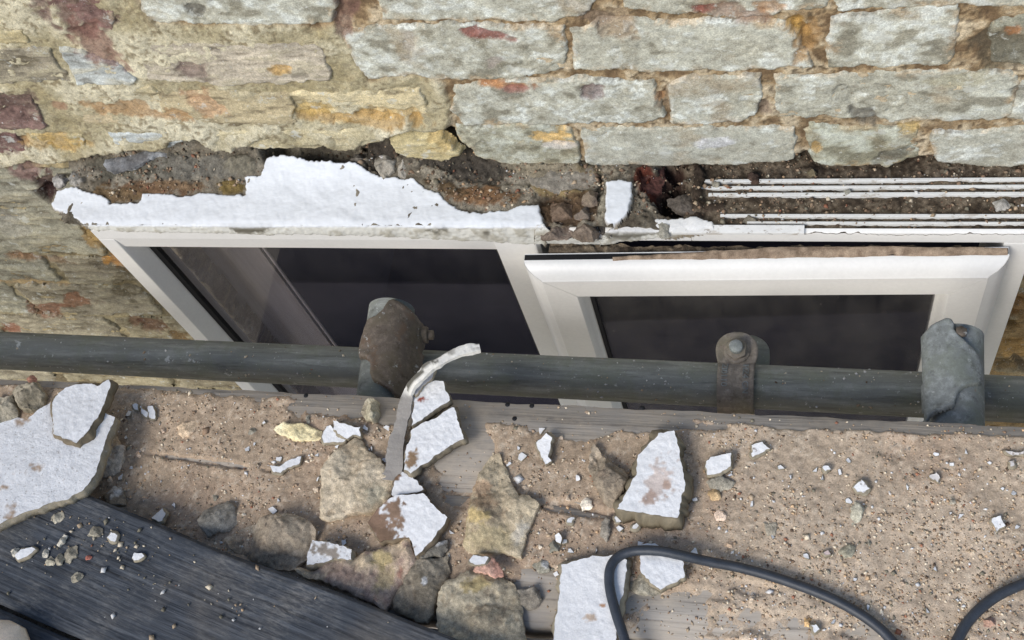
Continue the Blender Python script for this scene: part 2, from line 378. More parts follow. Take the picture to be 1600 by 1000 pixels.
# traced features of the brickwork: px, py, rx, ry, rotation (deg), colour, depth (m), strength
PURPLE, RED, OCHRE, TAN, DARKG, PALE, ORANGE = lin(116, 92, 86), lin(128, 66, 58), lin(178, 140, 74), lin(170, 128, 88), lin(86, 82, 74), lin(214, 218, 212), lin(168, 112, 62)
MARKS = [
 (120, 10, 60, 30, 20, PURPLE, .003, 1), (150, 62, 60, 20, 42, lin(128, 92, 82), .002, .9), (310, 12, 15, 8, 10, DARKG, .003, .9),
 (310, 105, 26, 14, 20, lin(126, 108, 100), .003, .9), (440, 101, 17, 7, 0, OCHRE, .002, .9), (475, 108, 20, 10, 0, DARKG * 1.7, .001, .6),
 (322, 150, 32, 17, 30, lin(176, 142, 110), .003, .9), (25, 158, 30, 20, 15, lin(98, 80, 72), .003, .9), (15, 175, 40, 14, 10, PURPLE, .003, .8),
 (10, 218, 26, 15, 15, PURPLE, .004, 1), (90, 218, 44, 10, 5, OCHRE * 1.05, .002, .6), (210, 166, 82, 11, 6, lin(168, 128, 84), .002, .8),
 (100, 160, 14, 7, 0, lin(150, 108, 86), .001, .7), (560, 180, 105, 11, 3, lin(176, 136, 70), .004, .75), (600, 172, 60, 10, 0, OCHRE, .004, .5), (500, 165, 40, 12, 0, lin(196, 164, 96), .002, .7),
 (760, 48, 34, 8, 5, RED, .003, 1), (800, 57, 10, 4, 0, RED, .002, .8), (925, 140, 20, 12, 10, lin(108, 88, 88), .004, .9), (795, 128, 46, 6, 3, lin(170, 116, 72), .002, .9), (810, 134, 28, 6, 0, lin(148, 100, 90), .002, .9),
 (862, 209, 40, 11, -5, lin(216, 178, 110), .003, .95), (866, 222, 26, 5, 0, lin(214, 206, 196), .001, .8),
 (1103, 10, 18, 8, -15, RED, .003, 1), (1150, 14, 48, 14, 5, lin(138, 112, 96), .003, .85), (1243, 40, 24, 20, 30, OCHRE, .006, 1), (1262, 60, 20, 34, 15, lin(150, 116, 72), .005, .9),
 (1320, 142, 38, 10, 5, lin(150, 148, 134), .002, .8), (1350, 180, 24, 12, 20, DARKG * 1.2, .004, .9), (1275, 226, 9, 8, 0, OCHRE, .002, .9), (1415, 196, 18, 9, 0, lin(176, 148, 90), .003, .9),
 (1195, 165, 14, 14, 0, lin(104, 88, 78), .005, .9), (1118, 218, 24, 8, -6, lin(206, 206, 208), -.001, .9), (960, 34, 34, 20, 20, lin(140, 118, 92), .005, .8), (930, 26, 26, 12, 0, lin(120, 104, 90), .003, .7),
 (1385, 243, 40, 8, -14, DARKG, .002, .7), (1560, 70, 40, 36, 0, lin(92, 86, 72), .003, .8), (1582, 44, 16, 8, 0, lin(168, 116, 74), .0, .8), (540, 16, 20, 30, 10, lin(112, 84, 78), .004, .8),
 (1035, 158, 12, 18, 20, lin(128, 110, 90), .005, .8), (1590, 140, 14, 12, 0, DARKG, .003, .7), (1030, 150, 8, 8, 0, TAN, .002, .8), (775, 92, 14, 8, -30, lin(140, 128, 122), .001, .7), (640, 64, 10, 18, 0, lin(150, 142, 132), .002, .6),
 (1200, 6, 30, 10, 0, TAN, .002, .8), (1500, 122, 60, 12, -4, lin(170, 164, 136), .0, .6), (700, 218, 26, 14, 0, lin(186, 160, 104), .002, .8), (735, 215, 16, 18, 30, lin(176, 172, 150), -.002, .6),
 # lower wall left of the window
 (150, 366, 13, 26, -42, lin(172, 140, 86), .001, .8), (186, 402, 16, 11, 30, lin(176, 124, 62), .001, .85), (30, 395, 40, 7, 4, lin(130, 96, 66), .003, .7), (120, 330, 40, 12, 30, lin(128, 116, 84), .001, .5),
 (118, 466, 26, 10, 3, lin(122, 82, 58), .003, .95), (68, 479, 24, 11, 12, lin(124, 84, 64), .003, .9), (18, 509, 18, 8, 0, lin(130, 82, 62), .002, .9), (246, 506, 30, 12, 14, lin(96, 66, 50), .005, .95),
 (210, 498, 12, 10, 60, lin(110, 80, 62), .003, .8), (60, 400, 50, 5, 4, lin(136, 104, 76), .003, .7), (60, 438, 60, 4, 2, lin(190, 160, 116), .0, .6), (170, 412, 34, 6, 10, lin(74, 66, 54), .003, .8), (200, 440, 26, 20, 30, lin(92, 82, 60), .002, .7),
 (45, 262, 30, 16, 15, lin(126, 96, 92), .003, .9), (72, 285, 18, 24, -20, lin(74, 48, 48), .010, 1), (76, 300, 10, 16, -20, lin(56, 36, 36), .012, 1), (168, 402, 8, 6, 0, lin(176, 128, 60), .0, .9), (280, 522, 26, 10, 30, lin(112, 84, 44), .004, .9),
 (20, 350, 30, 20, 30, lin(140, 138, 130), .001, .6), (285, 535, 14, 6, 0, lin(40, 30, 24), .006, .8),
 (1585, 470, 24, 20, 0, lin(150, 108, 60), .006, .8), (1580, 540, 24, 16, 0, lin(196, 156, 96), .0, .8), (1590, 560, 14, 8, 30, DARKG, .008, .8), (1572, 500, 16, 14, 20, lin(110, 86, 50), .006, .8),
]
def apply_marks(P, col, h):
    px = proj(P)
    wob = p3(P[:, 0], P[:, 2])
    n1 = fbm(wob, 55, 4, 31); n2 = fbm(wob, 170, 3, 77)
    for (mx, my, rx, ry, rot, c, d, st) in MARKS:
        near = (np.abs(px[:, 0] - mx) < 2.2 * max(rx, ry)) & (np.abs(px[:, 1] - my) < 2.2 * max(rx, ry))
        if not near.any(): continue
        q = px[near] - [mx, my]; a = math.radians(rot)
        x = (q[:, 0] * math.cos(a) + q[:, 1] * math.sin(a)) / rx; y = (-q[:, 0] * math.sin(a) + q[:, 1] * math.cos(a)) / ry
        r = np.sqrt(x * x + y * y) + .55 * n1[near] + .28 * n2[near]
        k = ss(1.15, .80, r) * st * .82
        col[near] = mix(col[near], np.asarray(c) * (1 + .25 * n2[near])[:, None], k)
        h[near] -= .7 * d * ss(1.12, .7, r) * (1 + .5 * n2[near])
    return col, h

LOWER_EDGE = [(-60, 268), (0, 261), (27, 255), (50, 245), (83, 251), (140, 243), (167, 238), (213, 230), (253, 230), (287, 213), (313, 212), (333, 227), (367, 233), (385, 222), (420, 212), (445, 220), (470, 229), (500, 221), (530, 234), (548, 238), (572, 222), (613, 207), (643, 198), (700, 200), (722, 226), (760, 245), (840, 252), (905, 256), (1000, 250), (1240, 246), (1262, 240), (1290, 252), (1440, 246), (1470, 247), (1700, 252)]
YELLOW = [(-80, -80), (205, -80), (214, 0), (242, 34), (523, 38), (548, 70), (578, 122), (655, 112), (690, 128), (706, 160), (700, 195), (660, 204), (600, 226), (400, 250), (-80, 290)]
def yellow_mask(px, n): return ss(-5, 5, sdpoly(px, YELLOW) + 5 * n)

def relief(name, poly, y0, step, hfun, mat, parent, margin=.003, edge=.0022, seed=0, fall=.012, soft=.0020):
    poly = np.asarray(poly)
    lo, hi = poly.min(0) - margin - step, poly.max(0) + margin + step
    u = np.arange(lo[0], hi[0], step); v = np.arange(lo[1], hi[1], step)
    U, Vv = [a.ravel() for a in np.meshgrid(u, v, indexing='ij')]
    q = p3(U, Vv, seed * 3.1)
    sd = sdpoly(np.stack([U, Vv], 1), poly) + edge * (fbm(q, 60, 3, seed) + .28 * fbm(q, 200, 2, seed + 5))
    P0 = np.stack([U, np.full_like(U, y0), Vv], 1)
    h, col = hfun(P0, sd, q)
    rim = ss(-margin * .5, soft, sd)
    h = h * rim - fall * (1 - rim)
    P = P0.copy(); P[:, 1] = y0 - h
    keep = sd > -margin
    P, Fq, col = compact(P, gridfaces(len(u), len(v)), keep, col)
    return mk(name, P, Fq, mat, parent, col)

GREY_A, GREY_B, GREY_C = lin(148, 143, 125), lin(186, 186, 172), lin(204, 207, 199)
def grey_brick(proud, seed, tint=(1, 1, 1), white=.5, dark=.5):
    def fn(P, sd, q):
        qs = q * [.8, 1.15, 1]
        a = fbm(qs, 22, 4, seed); b = fbm(qs, 70, 4, seed + 3); c = fbm(qs, 260, 3, seed + 9); e = fbm(q * [.7, 1, 1], 34, 5, seed + 21)
        col = mix(GREY_A, GREY_B, np.clip(.72 + .45 * a + .2 * c, 0, 1))
        col = mix(col, GREY_C, ss(.15, .75, b + .5 * c + white - .5) * .9)
        col = mix(col, lin(112, 106, 88), ss(.35, .8, -b + .4 * a + dark - .5) * .7)
        col = mix(col, lin(150, 132, 104), ss(.25, .75, e) * .55)
        wear = ss(.010, 0, sd + .007 * b + .003 * c)
        col = mix(col, mix(lin(160, 134, 100), lin(196, 178, 150), ss(-.1, .5, c)), wear * ss(-.05, .4, c + a) * .7)
        crack = ss(.0016, .0004, np.abs(sd - .0004 + .0012 * c)) * ss(-.1, .3, b)
        col = mix(col, lin(74, 64, 52), crack * .5)
        col = col * np.asarray(tint)
        h = proud + .0006 * a + .0004 * b + .0003 * c - .0020 * ss(.5, .8, -a + .4 * c)
        col, h = apply_marks(P, col.copy(), h)
        return h, col
    return fn
def old_brick(proud, seed, base, rough=1.0):
    base = np.asarray(base)
    def fn(P, sd, q):
        qs = q * [.45, 1.6, 1]
        a = fbm(qs, 24, 4, seed); b = fbm(qs, 80, 4, seed + 3); c = fbm(qs, 260, 3, seed + 9)
        col = base * (1 + .35 * a + .22 * b + .12 * c)[:, None]
        col = mix(col, lin(168, 160, 134), ss(.1, .7, b + .3 * c) * .6)
        col = mix(col, lin(80, 70, 52), ss(.3, .8, -b + .3 * c) * .55)
        h = proud + rough * (.0022 * a + .0022 * b + .0010 * c)
        col, h = apply_marks(P, col.copy(), h)
        return h, col
    return fn
def brick(pxpoly, fn, y0=0.0, step=.0019, seed=0, edge=.0024, fall=.006):
    poly = onY(pxpoly, y0)[:, [0, 2]]; cc = poly.mean(0); poly = poly + np.sign(poly - cc) * .0014
    return relief('brick', poly, y0, step, fn, M['brick'], wall, seed=seed, edge=edge, fall=fall)

RIGHT_BRICKS = [
 [(208, -30), (523, -30), (524, 34), (420, 36), (330, 33), (240, 32), (224, 16)],
 [(588, -30), (905, -30), (935, -4), (905, 20), (860, 30), (740, 28), (640, 28), (600, 24)],
 [(964, -30), (1300, -30), (1300, 10), (1218, 14), (1205, 22), (1140, 25), (1066, 18), (975, 12)],
 [(1306, -30), (1640, -30), (1640, 12), (1500, 2), (1306, 16)],
 [(535, 48), (600, 38), (740, 33), (880, 38), (887, 60), (883, 105), (800, 116), (720, 122), (640, 113), (578, 118), (555, 95)],
 [(891, 44), (935, 30), (1060, 28), (1150, 28), (1222, 30), (1253, 58), (1268, 98), (1150, 104), (1050, 106), (960, 104), (894, 105)],
 [(1293, 24), (1400, 12), (1499, 5), (1492, 85), (1478, 98), (1400, 103), (1297, 100)],
 [(1546, 33), (1640, 18), (1680, 90), (1600, 97), (1553, 93)],
 [(710, 132), (800, 123), (900, 119), (1020, 125), (1031, 150), (1040, 178), (1000, 189), (850, 190), (726, 190), (706, 165)],
 [(1040, 128), (1075, 117), (1188, 115), (1193, 150), (1187, 180), (1080, 190), (1048, 188), (1048, 160)],
 [(1213, 117), (1340, 112), (1480, 106), (1576, 108), (1594, 130), (1586, 172), (1560, 184), (1400, 185), (1216, 181)],
 [(1602, 110), (1760, 104), (1760, 186), (1600, 186)],
 [(714, 193), (790, 191), (890, 196), (904, 225), (906, 253), (840, 256), (780, 250), (744, 238), (720, 215)],
 [(909, 199), (1060, 197), (1241, 196), (1245, 220), (1243, 247), (1150, 253), (1066, 256), (930, 255), (914, 248)],
 [(1256, 202), (1272, 193), (1430, 196), (1439, 240), (1390, 255), (1300, 257), (1274, 245), (1258, 215)],
 [(1456, 202), (1600, 196), (1760, 196), (1760, 256), (1600, 256), (1540, 258), (1460, 249)],
]
for i, pb in enumerate(RIGHT_BRICKS):
    w = .5 + .25 * math.sin(i * 2.3)
    tint = (1, 1, 1)
    if i == 7: tint = (.62, .62, .58)
    if i == 12: tint = (.86, .85, .78)
    if i == 14: tint = (.88, .88, .80)
    brick(pb, grey_brick(.0034 + .0008 * math.sin(i * 1.7), 100 + i * 13, tint, w, .5 + .2 * math.cos(i * 3.1)), seed=i + 1, edge=.0038)
# bricks that show through the yellow mortar on the left
BLUEG, PINKG, TANY = lin(178, 182, 178), lin(178, 168, 150), lin(188, 175, 140)
LEFT_BRICKS = [
 ([(250, 140), (368, 136), (452, 146), (470, 186), (360, 192), (262, 190)], lin(178, 164, 132), .0012),
 ([(300, 204), (420, 198), (500, 200), (590, 196), (600, 216), (480, 226), (320, 222)], lin(188, 176, 142), .0004),
 ([(-60, 38), (38, 40), (46, 60), (-60, 62)], lin(182, 168, 130), .0005),
 ([(120, 130), (236, 128), (250, 142), (140, 148)], lin(176, 164, 132), .0004),
 ([(50, -30), (165, -30), (182, 22), (176, 44), (110, 44), (75, 40), (58, 10)], lin(128, 98, 90), -.001),
 ([(-60, -30), (40, -30), (48, 30), (-60, 34)], TANY, -.004),
 ([(-60, 70), (80, 70), (114, 120), (40, 123), (-60, 122)], lin(138, 130, 112), .0005),
 ([(94, 70), (132, 68), (190, 98), (211, 114), (202, 124), (124, 125)], BLUEG, .002),
 ([(212, 68), (300, 62), (500, 65), (512, 84), (519, 120), (430, 124), (340, 125), (236, 116)], PINKG, .0006),
 ([(-60, 145), (50, 146), (76, 193), (20, 196), (-60, 192)], lin(120, 98, 90), .001),
 ([(96, 148), (300, 140), (360, 188), (240, 194), (130, 190)], lin(184, 168, 136), -.0015),
 ([(372, 146), (560, 138), (660, 132), (672, 180), (560, 190), (400, 190)], lin(192, 178, 142), -.001),
 ([(-60, 204), (28, 202), (44, 232), (-60, 238)], lin(118, 90, 84), .001),
 ([(50, 206), (130, 204), (142, 232), (66, 236)], lin(188, 170, 122), -.001),
 ([(172, 202), (286, 200), (290, 214), (262, 226), (210, 222), (180, 220)], BLUEG * .95, .0008),
 ([(610, 214), (640, 206), (690, 208), (716, 228), (722, 236), (690, 244), (640, 240), (616, 232)], lin(190, 176, 134), .001),
]
for i, (pb, c, pr) in enumerate(LEFT_BRICKS):
    brick(pb, old_brick(pr + .0052, 300 + i * 11, c, .6), seed=40 + i, edge=.0034, step=.0016)

for r_, (z0, z1) in enumerate(((.013, .072), (.084, .145), (.157, .218), (.230, .290), (.302, .364), (.376, .438), (.450, .512), (.524, .586))):
    for c_ in range(14):
        x0 = -1.78 + c_ * .232 + (.11 if r_ % 2 else 0); x1 = x0 + .216
        m_ = proj(np.array([[(x0 + x1) / 2, 0, (z0 + z1) / 2]]))[0]
        if x1 > .74 or (-150 < m_[0] < 1660 and m_[1] > -60): continue
        poly = [(x0, z0), (x1, z0 + .002), (x1, z1), (x0, z1 - .002)]
        fn_ = old_brick(.005, 1500 + r_ * 20 + c_, [BLUEG, PINKG, TANY][(r_ * 3 + c_) % 3] * .9, .6) if x0 < -.3 else grey_brick(.0034, 1500 + r_ * 20 + c_)
        relief('brick', poly, 0.0, .004, fn_, M['brick'], wall, seed=400 + r_ * 20 + c_, edge=.003, fall=.006)
# mortar of the upper wall
def mortar_upper():
    edge_px = LOWER_EDGE
    top = [(1780, -120), (-140, -120)]
    pe = onY(edge_px, 0)[:, [0, 2]]; pe[:, 1] = pe[:, 1]
    poly = np.concatenate([pe, [[.75, .03], [.75, .62], [-1.8, .62], [-1.8, .02]]])
    def fn(P, sd, q):
        px = proj(P)
        a = fbm(q, 18, 4, 500); b = fbm(q, 60, 4, 503); c = fbm(q, 240, 3, 509)
        y = yellow_mask(px, a + b)
        jn = mix(lin(158, 136, 104), lin(194, 178, 150), ss(-.1, .6, b + .4 * c))
        jn = mix(jn, lin(104, 84, 62), ss(.05, .5, -b + .5 * c) * .85); jn = mix(jn, lin(62, 52, 42), ss(.35, .7, -c + .3 * b) * .7)
        ye = mix(lin(174, 164, 134), lin(202, 194, 168), ss(-.3, .6, a + .3 * b + .3 * c)); ye = mix(ye, lin(118, 104, 78), ss(.35, .75, -c + .4 * b) * .7)
        ye = mix(ye, lin(150, 136, 100), ss(.2, .8, -a + .5 * c) * .6)
        col = mix(jn, ye, y)
        h = (.0004 + .0014 * b + .0012 * c + .0012 * a) * (1 - y) + y * (.0042 + .0026 * a + .0018 * b + .0009 * c)
        # thicker mortar lip over the hole on the left
        h = h + y * .006 * ss(.03, .004, sd)
        col, h = apply_marks(P, col.copy(), h)
        return h, col
    return relief('mortar', poly, 0.0, .0022, fn, M['mortar'], wall, seed=77, edge=.004, fall=.05, soft=.006, margin=.004)
mortar_upper()

# wall left of the window, below the mortar edge, and the strip right of it
WIN_L, WIN_R = -.832, .2245
def lower_wall():
    zs = [onY([(60, y)], 0)[0][2] for y in (262, 326, 396, 441, 490, 540)]
    while zs[-1] > -1.15: zs.append(zs[-1] - .075)
    k = 0
    for r in range(len(zs) - 1):
        z1, z0 = zs[r] - .004, zs[r + 1] + .004
        off = .112 if r % 2 else 0.0
        x = WIN_L + .008 - off
        while x > -1.75:
            x0 = x - .215; k += 1
            j = .004 * math.sin(k * 5.1)
            poly = [(x0, z0 + j), (x0 + .07, z0 - .002), (x0 + .15, z0 + .003), (x, z0 - j), (x + .003, (z0 + z1) / 2), (x, z1 + j), (x0 + .1, z1 + .003), (x0, z1 - j)]
            base = [lin(146, 138, 118), lin(150, 147, 130), lin(138, 128, 106), lin(150, 140, 114)][k % 4]
            relief('brick', poly, .002, .0026 if r < 6 else .006, old_brick(.0045, 700 + k * 7, base, 1.15), M['brick'], wall, seed=90 + k, edge=.006)
            x -= .225
        x = WIN_R - .006 - off * .0
        while x < .70:
            x1 = x + .215; k += 1
            poly = [(x, z0), (x1, z0 + .002), (x1, z1), (x, z1 - .002)]
            relief('brick', poly, .002, .0026 if r < 7 else .006, old_brick(.005, 900 + k * 7, [lin(166, 138, 96), lin(152, 130, 94)][k % 2], 2.2), M['brick'], wall, seed=190 + k, edge=.006)
            x += .225
    def fn(P, sd, q):
        a = fbm(q * [.5, 1.5, 1], 20, 4, 600); b = fbm(q * [.5, 1.5, 1], 70, 4, 603); c = fbm(q, 240, 3, 609)
        col = mix(lin(158, 148, 120), lin(120, 108, 84), np.clip(.5 + .8 * a, 0, 1))
        col = mix(col, lin(190, 172, 130), ss(.2, .7, b) * .6)
        r = (P[:, 0] > 0)
        col = np.where(r[:, None], mix(lin(182, 154, 110), lin(126, 104, 72), np.clip(.5 + .9 * b, 0, 1)), col)
        h = .003 + .002 * a + .002 * b + .001 * c
        col, h = apply_marks(P, col.copy(), h)
        return h, col
    relief('mortar', [(-1.8, -1.2), (WIN_L + .008, -1.2), (WIN_L + .008, .02), (-1.8, .03)], .004, .003, fn, M['mortar'], wall, seed=78, fall=.03)
    relief('mortar', [(WIN_R - .006, -1.2), (.75, -1.2), (.75, .02), (WIN_R - .006, .02)], .004, .003, fn, M['mortar'], wall, seed=79, fall=.03)
lower_wall()
V, Fq = boxv(-1.8, .75, .085, .28, -.02, .62)
mk('core', V, Fq, attr_mat('wall_core', .95, ((60, .3),), ((80, .006, .8),), base=(.075, .065, .055)), wall, smooth=False)

# ================================================================== BED of broken mortar between bricks and window head
RIB_Y = [(-.0134, -.0168), (-.0222, -.0254), (-.0308, -.0347), (-.0574, -.0606), (-.0665, -.0689)]
def softp(t): return .5 * (t + np.sqrt(t * t + .018 ** 2)) - .0015
def bed_h(X, Y):
    q = p3(X, Y, 4.0)
    a = fbm(q, 22, 4, 1000); b = fbm(q, 75, 4, 1003); c = fbm(q, 260, 3, 1007)
    left = ss(-.13, -.17, X)
    z = .0085 + .07 * (Y + .080) + .55 * softp(Y + .028) * ss(-.30, -.42, X)
    cav = ss(-.62, -.60, X) * ss(-.48, -.50, X)
    z = z - cav * .05 * ss(-.012, .02, Y)
    z = z + .0035 * a + .0030 * np.abs(b) + .0016 * c
    zr = -.0036 + .0026 * a + .0026 * np.abs(b) + .0012 * c + .05 * np.maximum(0, Y + .010)
    return z * left + zr * (1 - left), a, b, c, left
BED_PATCH = [
 (1090, 300, 12, 42, 0, lin(60, 50, 41), .008), (1105, 325, 30, 10, 0, lin(64, 53, 43), .005),  # px, py, rx, ry, rot, colour, dz
 (232, 296, 60, 14, 4, lin(116, 90, 66), .002), (185, 305, 40, 12, 4, lin(110, 90, 64), .002), (285, 290, 40, 9, 4, lin(120, 98, 74), .001), (363, 292, 22, 11, 0, lin(116, 98, 56), .003),
 (752, 308, 58, 16, 3, lin(122, 92, 64), .003), (700, 296, 30, 10, 20, lin(96, 78, 56), .0), (740, 262, 90, 20, 6, lin(74, 68, 60), -.003), (850, 262, 60, 20, 0, lin(140, 130, 110), .006), (870, 300, 50, 10, 8, lin(140, 122, 86), .004),
 (300, 262, 90, 20, 0, lin(112, 108, 98), .001), (380, 258, 26, 14, 0, lin(124, 118, 102), .004), (200, 265, 60, 18, 0, lin(96, 92, 80), .0), (590, 240, 30, 22, 0, lin(58, 52, 46), -.006), (110, 280, 18, 14, 0, lin(150, 146, 138), .004),
 (1040, 290, 44, 36, 0, lin(52, 34, 28), -.016), (1010, 280, 20, 28, 0, lin(86, 44, 32), .004), (1056, 310, 28, 34, 0, lin(44, 37, 31), -.014), (938, 300, 8, 40, 0, lin(40, 36, 30), -.004), (925, 268, 20, 10, 0, lin(120, 108, 84), .004),
 (890, 330, 50, 26, 0, lin(86, 68, 50), -.003), (962, 264, 26, 10, 0, lin(140, 130, 112), .003), (940, 320, 7, 30, 0, lin(140, 134, 118), .003), (984, 300, 6, 30, 0, lin(120, 110, 96), .003),
]
def bed_full(U, Vv):
    z, a, b, c, left = bed_h(U, Vv)
    col = mix(lin(104, 96, 82), lin(146, 138, 122), np.clip(.5 + .8 * b, 0, 1))
    col = mix(col, lin(66, 58, 48), ss(.1, .7, -a + .4 * c) * .8)
    dirt = mix(lin(70, 60, 48), lin(116, 104, 88), np.clip(.5 + .9 * c + .3 * b, 0, 1))
    dirt = mix(dirt, lin(52, 43, 34), ss(.1, .7, -b) * .7)
    col = mix(dirt, col, left)
    px = proj(np.stack([U, Vv, z], 1))
    for (mx, my, rx, ry, rot, cc, dz) in BED_PATCH:
        q = px - [mx, my]; t = math.radians(rot)
        x = (q[:, 0] * math.cos(t) + q[:, 1] * math.sin(t)) / rx; y = (-q[:, 0] * math.sin(t) + q[:, 1] * math.cos(t)) / ry
        r = np.sqrt(x * x + y * y) + .4 * b + .25 * c
        k = ss(1.1, .8, r)
        col = mix(col, np.asarray(cc) * (1 + .35 * c)[:, None], k * .92); z = z + dz * ss(1.15, .6, r)
    return z, col, b, c
def bed():
    step = .0017
    u = np.arange(-.90, .40, step); v = np.arange(-.0795, .088, step)
    U, Vv = [a.ravel() for a in np.meshgrid(u, v, indexing='ij')]
    z, col, b, c = bed_full(U, Vv)
    V = np.stack([U, Vv, z], 1)
    keep = (U < .236 + .006 * b) & (U > -.868 + .010 * b + .006 * c + .12 * np.maximum(0, -.05 - Vv))
    V, Fq, col = compact(V, gridfaces(len(u), len(v)), keep, col)
    return mk('mortar_bed', V, Fq, M['rubble'], None, col)
tag(bed(), 'broken brown mortar and rubble bed exposed between bricks and window head', 'mortar')

# white painted render that still covers the head (left), with a broken upper edge and a rough vertical lip
PAINT = [(78, 322), (88, 297), (100, 295), (120, 292), (133, 300), (147, 303), (167, 310), (170, 317), (217, 317), (223, 302), (247, 302), (277, 305), (297, 305), (313, 300), (343, 302), (383, 305), (383, 277), (407, 273), (410, 253), (417, 243), (450, 242), (477, 248), (533, 253), (556, 253), (566, 260), (593, 275), (646, 278), (666, 293), (686, 300), (703, 317), (720, 327), (746, 332), (786, 328), (816, 320), (843, 317), (847, 333), (850, 352), (850, 420), (140, 420), (136, 352)]
PATCH = [(946, 283), (966, 278), (989, 282), (988, 310), (978, 335), (962, 350), (946, 346)]
LUMP = [(935, 372), (965, 350), (986, 344), (1040, 340), (1085, 337), (1114, 345), (1116, 357), (1062, 366), (1000, 380), (940, 420)]
def render_piece(name, poly, xr, lipbot, thick, label, seed, whitetop, mat, back=.03):
    # (X, s): s >= 0 back over the ledge, s < 0 down the front lip
    step = .0014
    u = np.arange(xr[0], xr[1], step); s = np.arange(-.034, .080 + back, step)
    U, S = [a.ravel() for a in np.meshgrid(u, s, indexing='ij')]
    q = p3(U, S, 9 + seed)
    a = fbm(q * [.5, 1, 1], 22, 4, seed); b = fbm(q, 80, 4, seed + 3); c = fbm(q, 300, 3, seed + 7)
    y = np.where(S >= 0, -.0815 + S, -.0815)
    zt = .0085 + .07 * (y + .080) + .55 * softp(y + .028) * ss(-.30, -.42, U) + .0045
    R_ = .003
    z = np.where(S >= 0, zt, zt + S)
    corner = np.exp(-(S / .005) ** 2)
    y = y + corner * .0014
    z = z - corner * .0016
    lip = S < 0
    y = y - np.where(lip, .0011 * b + .0009 * a + .0006 * c + .0012 * ss(-.004, -.016, S), 0)
    z = z + np.where(lip, 0, .0010 * a + .0007 * b + .00025 * c) + thick
    P = np.stack([U, y, z], 1)
    px = proj(P)
    sd = sdpoly(px, poly) + 2.6 * b + 1.5 * c + 1.2 * a        # in photo pixels
    lb = np.interp(px[:, 0], [p[0] for p in lipbot], [p[1] for p in lipbot]) + 1.6 * b + 1.2 * c
    sd2 = np.minimum(sd, (lb - px[:, 1]))
    keep = sd2 > -2.2
    edge = ss(1.2, -2.0, sd)
    P[:, 2] -= .0085 * edge
    P[:, 1] += np.where(lip, .006 * ss(1.0, -2.0, lb - px[:, 1]), 0)
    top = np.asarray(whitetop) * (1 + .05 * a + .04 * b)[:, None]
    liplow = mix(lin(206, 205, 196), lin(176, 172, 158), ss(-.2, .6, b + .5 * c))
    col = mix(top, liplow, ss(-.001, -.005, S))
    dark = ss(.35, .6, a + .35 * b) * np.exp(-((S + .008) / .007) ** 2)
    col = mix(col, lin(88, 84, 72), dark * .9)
    col = mix(col, lin(140, 130, 112), ss(1.5, -.5, sd))
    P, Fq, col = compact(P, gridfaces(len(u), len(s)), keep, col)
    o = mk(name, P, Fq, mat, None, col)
    return tag(o, label, 'render')
LIPB = [(60, 330), (100, 336), (143, 361), (233, 364), (400, 367), (533, 369), (680, 374), (773, 379), (833, 385), (926, 387), (976, 378), (1116, 364)]
WHITE_SKY = (.72, .745, .765)  # white paint with a little of the sky's blue light mixed in
render_piece('painted_render', PAINT, (-.90, -.255), LIPB, 0, 'long white painted render ledge with ragged broken top edge over fixed pane', 1200, WHITE_SKY, M['ledge_paint'])
render_piece('painted_render', PATCH, (-.23, -.16), [(0, 1000), (1600, 1000)], .004, 'small upright white painted render scrap beside the dark red cavity', 1300, WHITE_SKY, M['ledge_paint'])
render_piece('painted_render', LUMP, (-.25, -.09), LIPB, -.0085, 'rough crusty white render lump ending above left corner of open sash', 1400, (.74, .74, .72), M['render_paint'], 0)
render_piece('painted_render', [(836, 352), (850, 345), (862, 366), (940, 372), (960, 366), (950, 420), (830, 420)], (-.31, -.20), LIPB, 0.0, 'thin white render lip in front of the brown stones', 1500, (.70, .70, .68), M['render_paint'], 0)

# ================================================================== WINDOW
win = empty('window', (-.30, -.08, -.0), 'white plastic window with fixed left pane and ajar right casement', 'window')
FY = -.079
ZB = -1.02
def extr(prof, a, b, axis, flip=False):       # prof: list of 2d points closed; axis 'x': prof=(y,z); axis 'z': prof=(x,y)
    p = np.asarray(prof, float); n = len(p)
    if axis == 'x':
        V = np.concatenate([np.stack([np.full(n, t), p[:, 0], p[:, 1]], 1) for t in (a, b)])
    else:
        V = np.concatenate([np.stack([p[:, 0], p[:, 1], np.full(n, t)], 1) for t in (a, b)])
    k = np.arange(n); k2 = (k + 1) % n
    return V, [np.stack([k, k2, n + k2, n + k], 1), [list(k[::-1])], [list(n + k)]]
def part(name, V, fs, mat, parent=win, bev=.0012, label=None):
    V = np.asarray(V, float)
    me = bpy.data.meshes.new(name)
    off = np.array(parent.matrix_world.translation) if False else np.zeros(3)
    faces = []
    for f in (fs if isinstance(fs, list) else [fs]): faces += [list(map(int, r)) for r in f]
    me.from_pydata([tuple(v) for v in V], [], faces); me.update()
    import bmesh
    bm = bmesh.new(); bm.from_mesh(me); bmesh.ops.recalc_face_normals(bm, faces=bm.faces)
    if bev: bmesh.ops.bevel(bm, geom=[e for e in bm.edges if len(e.link_faces) == 2 and e.calc_face_angle(0) > .5], offset=bev, segments=2, affect='EDGES', profile=.6, clamp_overlap=True)
    bm.to_mesh(me); bm.free()
    me.materials.append(mat)
    o = bpy.data.objects.new(name, me); SC.collection.objects.link(o)
    o.parent = parent
    o.matrix_parent_inverse = parent_world(parent).inverted()
    if label: o['label'] = label
    return o
def parent_world(p):
    m = mathutils.Matrix.LocRotScale(p.location, p.rotation_euler, None)
    if p.parent: return parent_world(p.parent) @ p.matrix_parent_inverse @ m
    return m
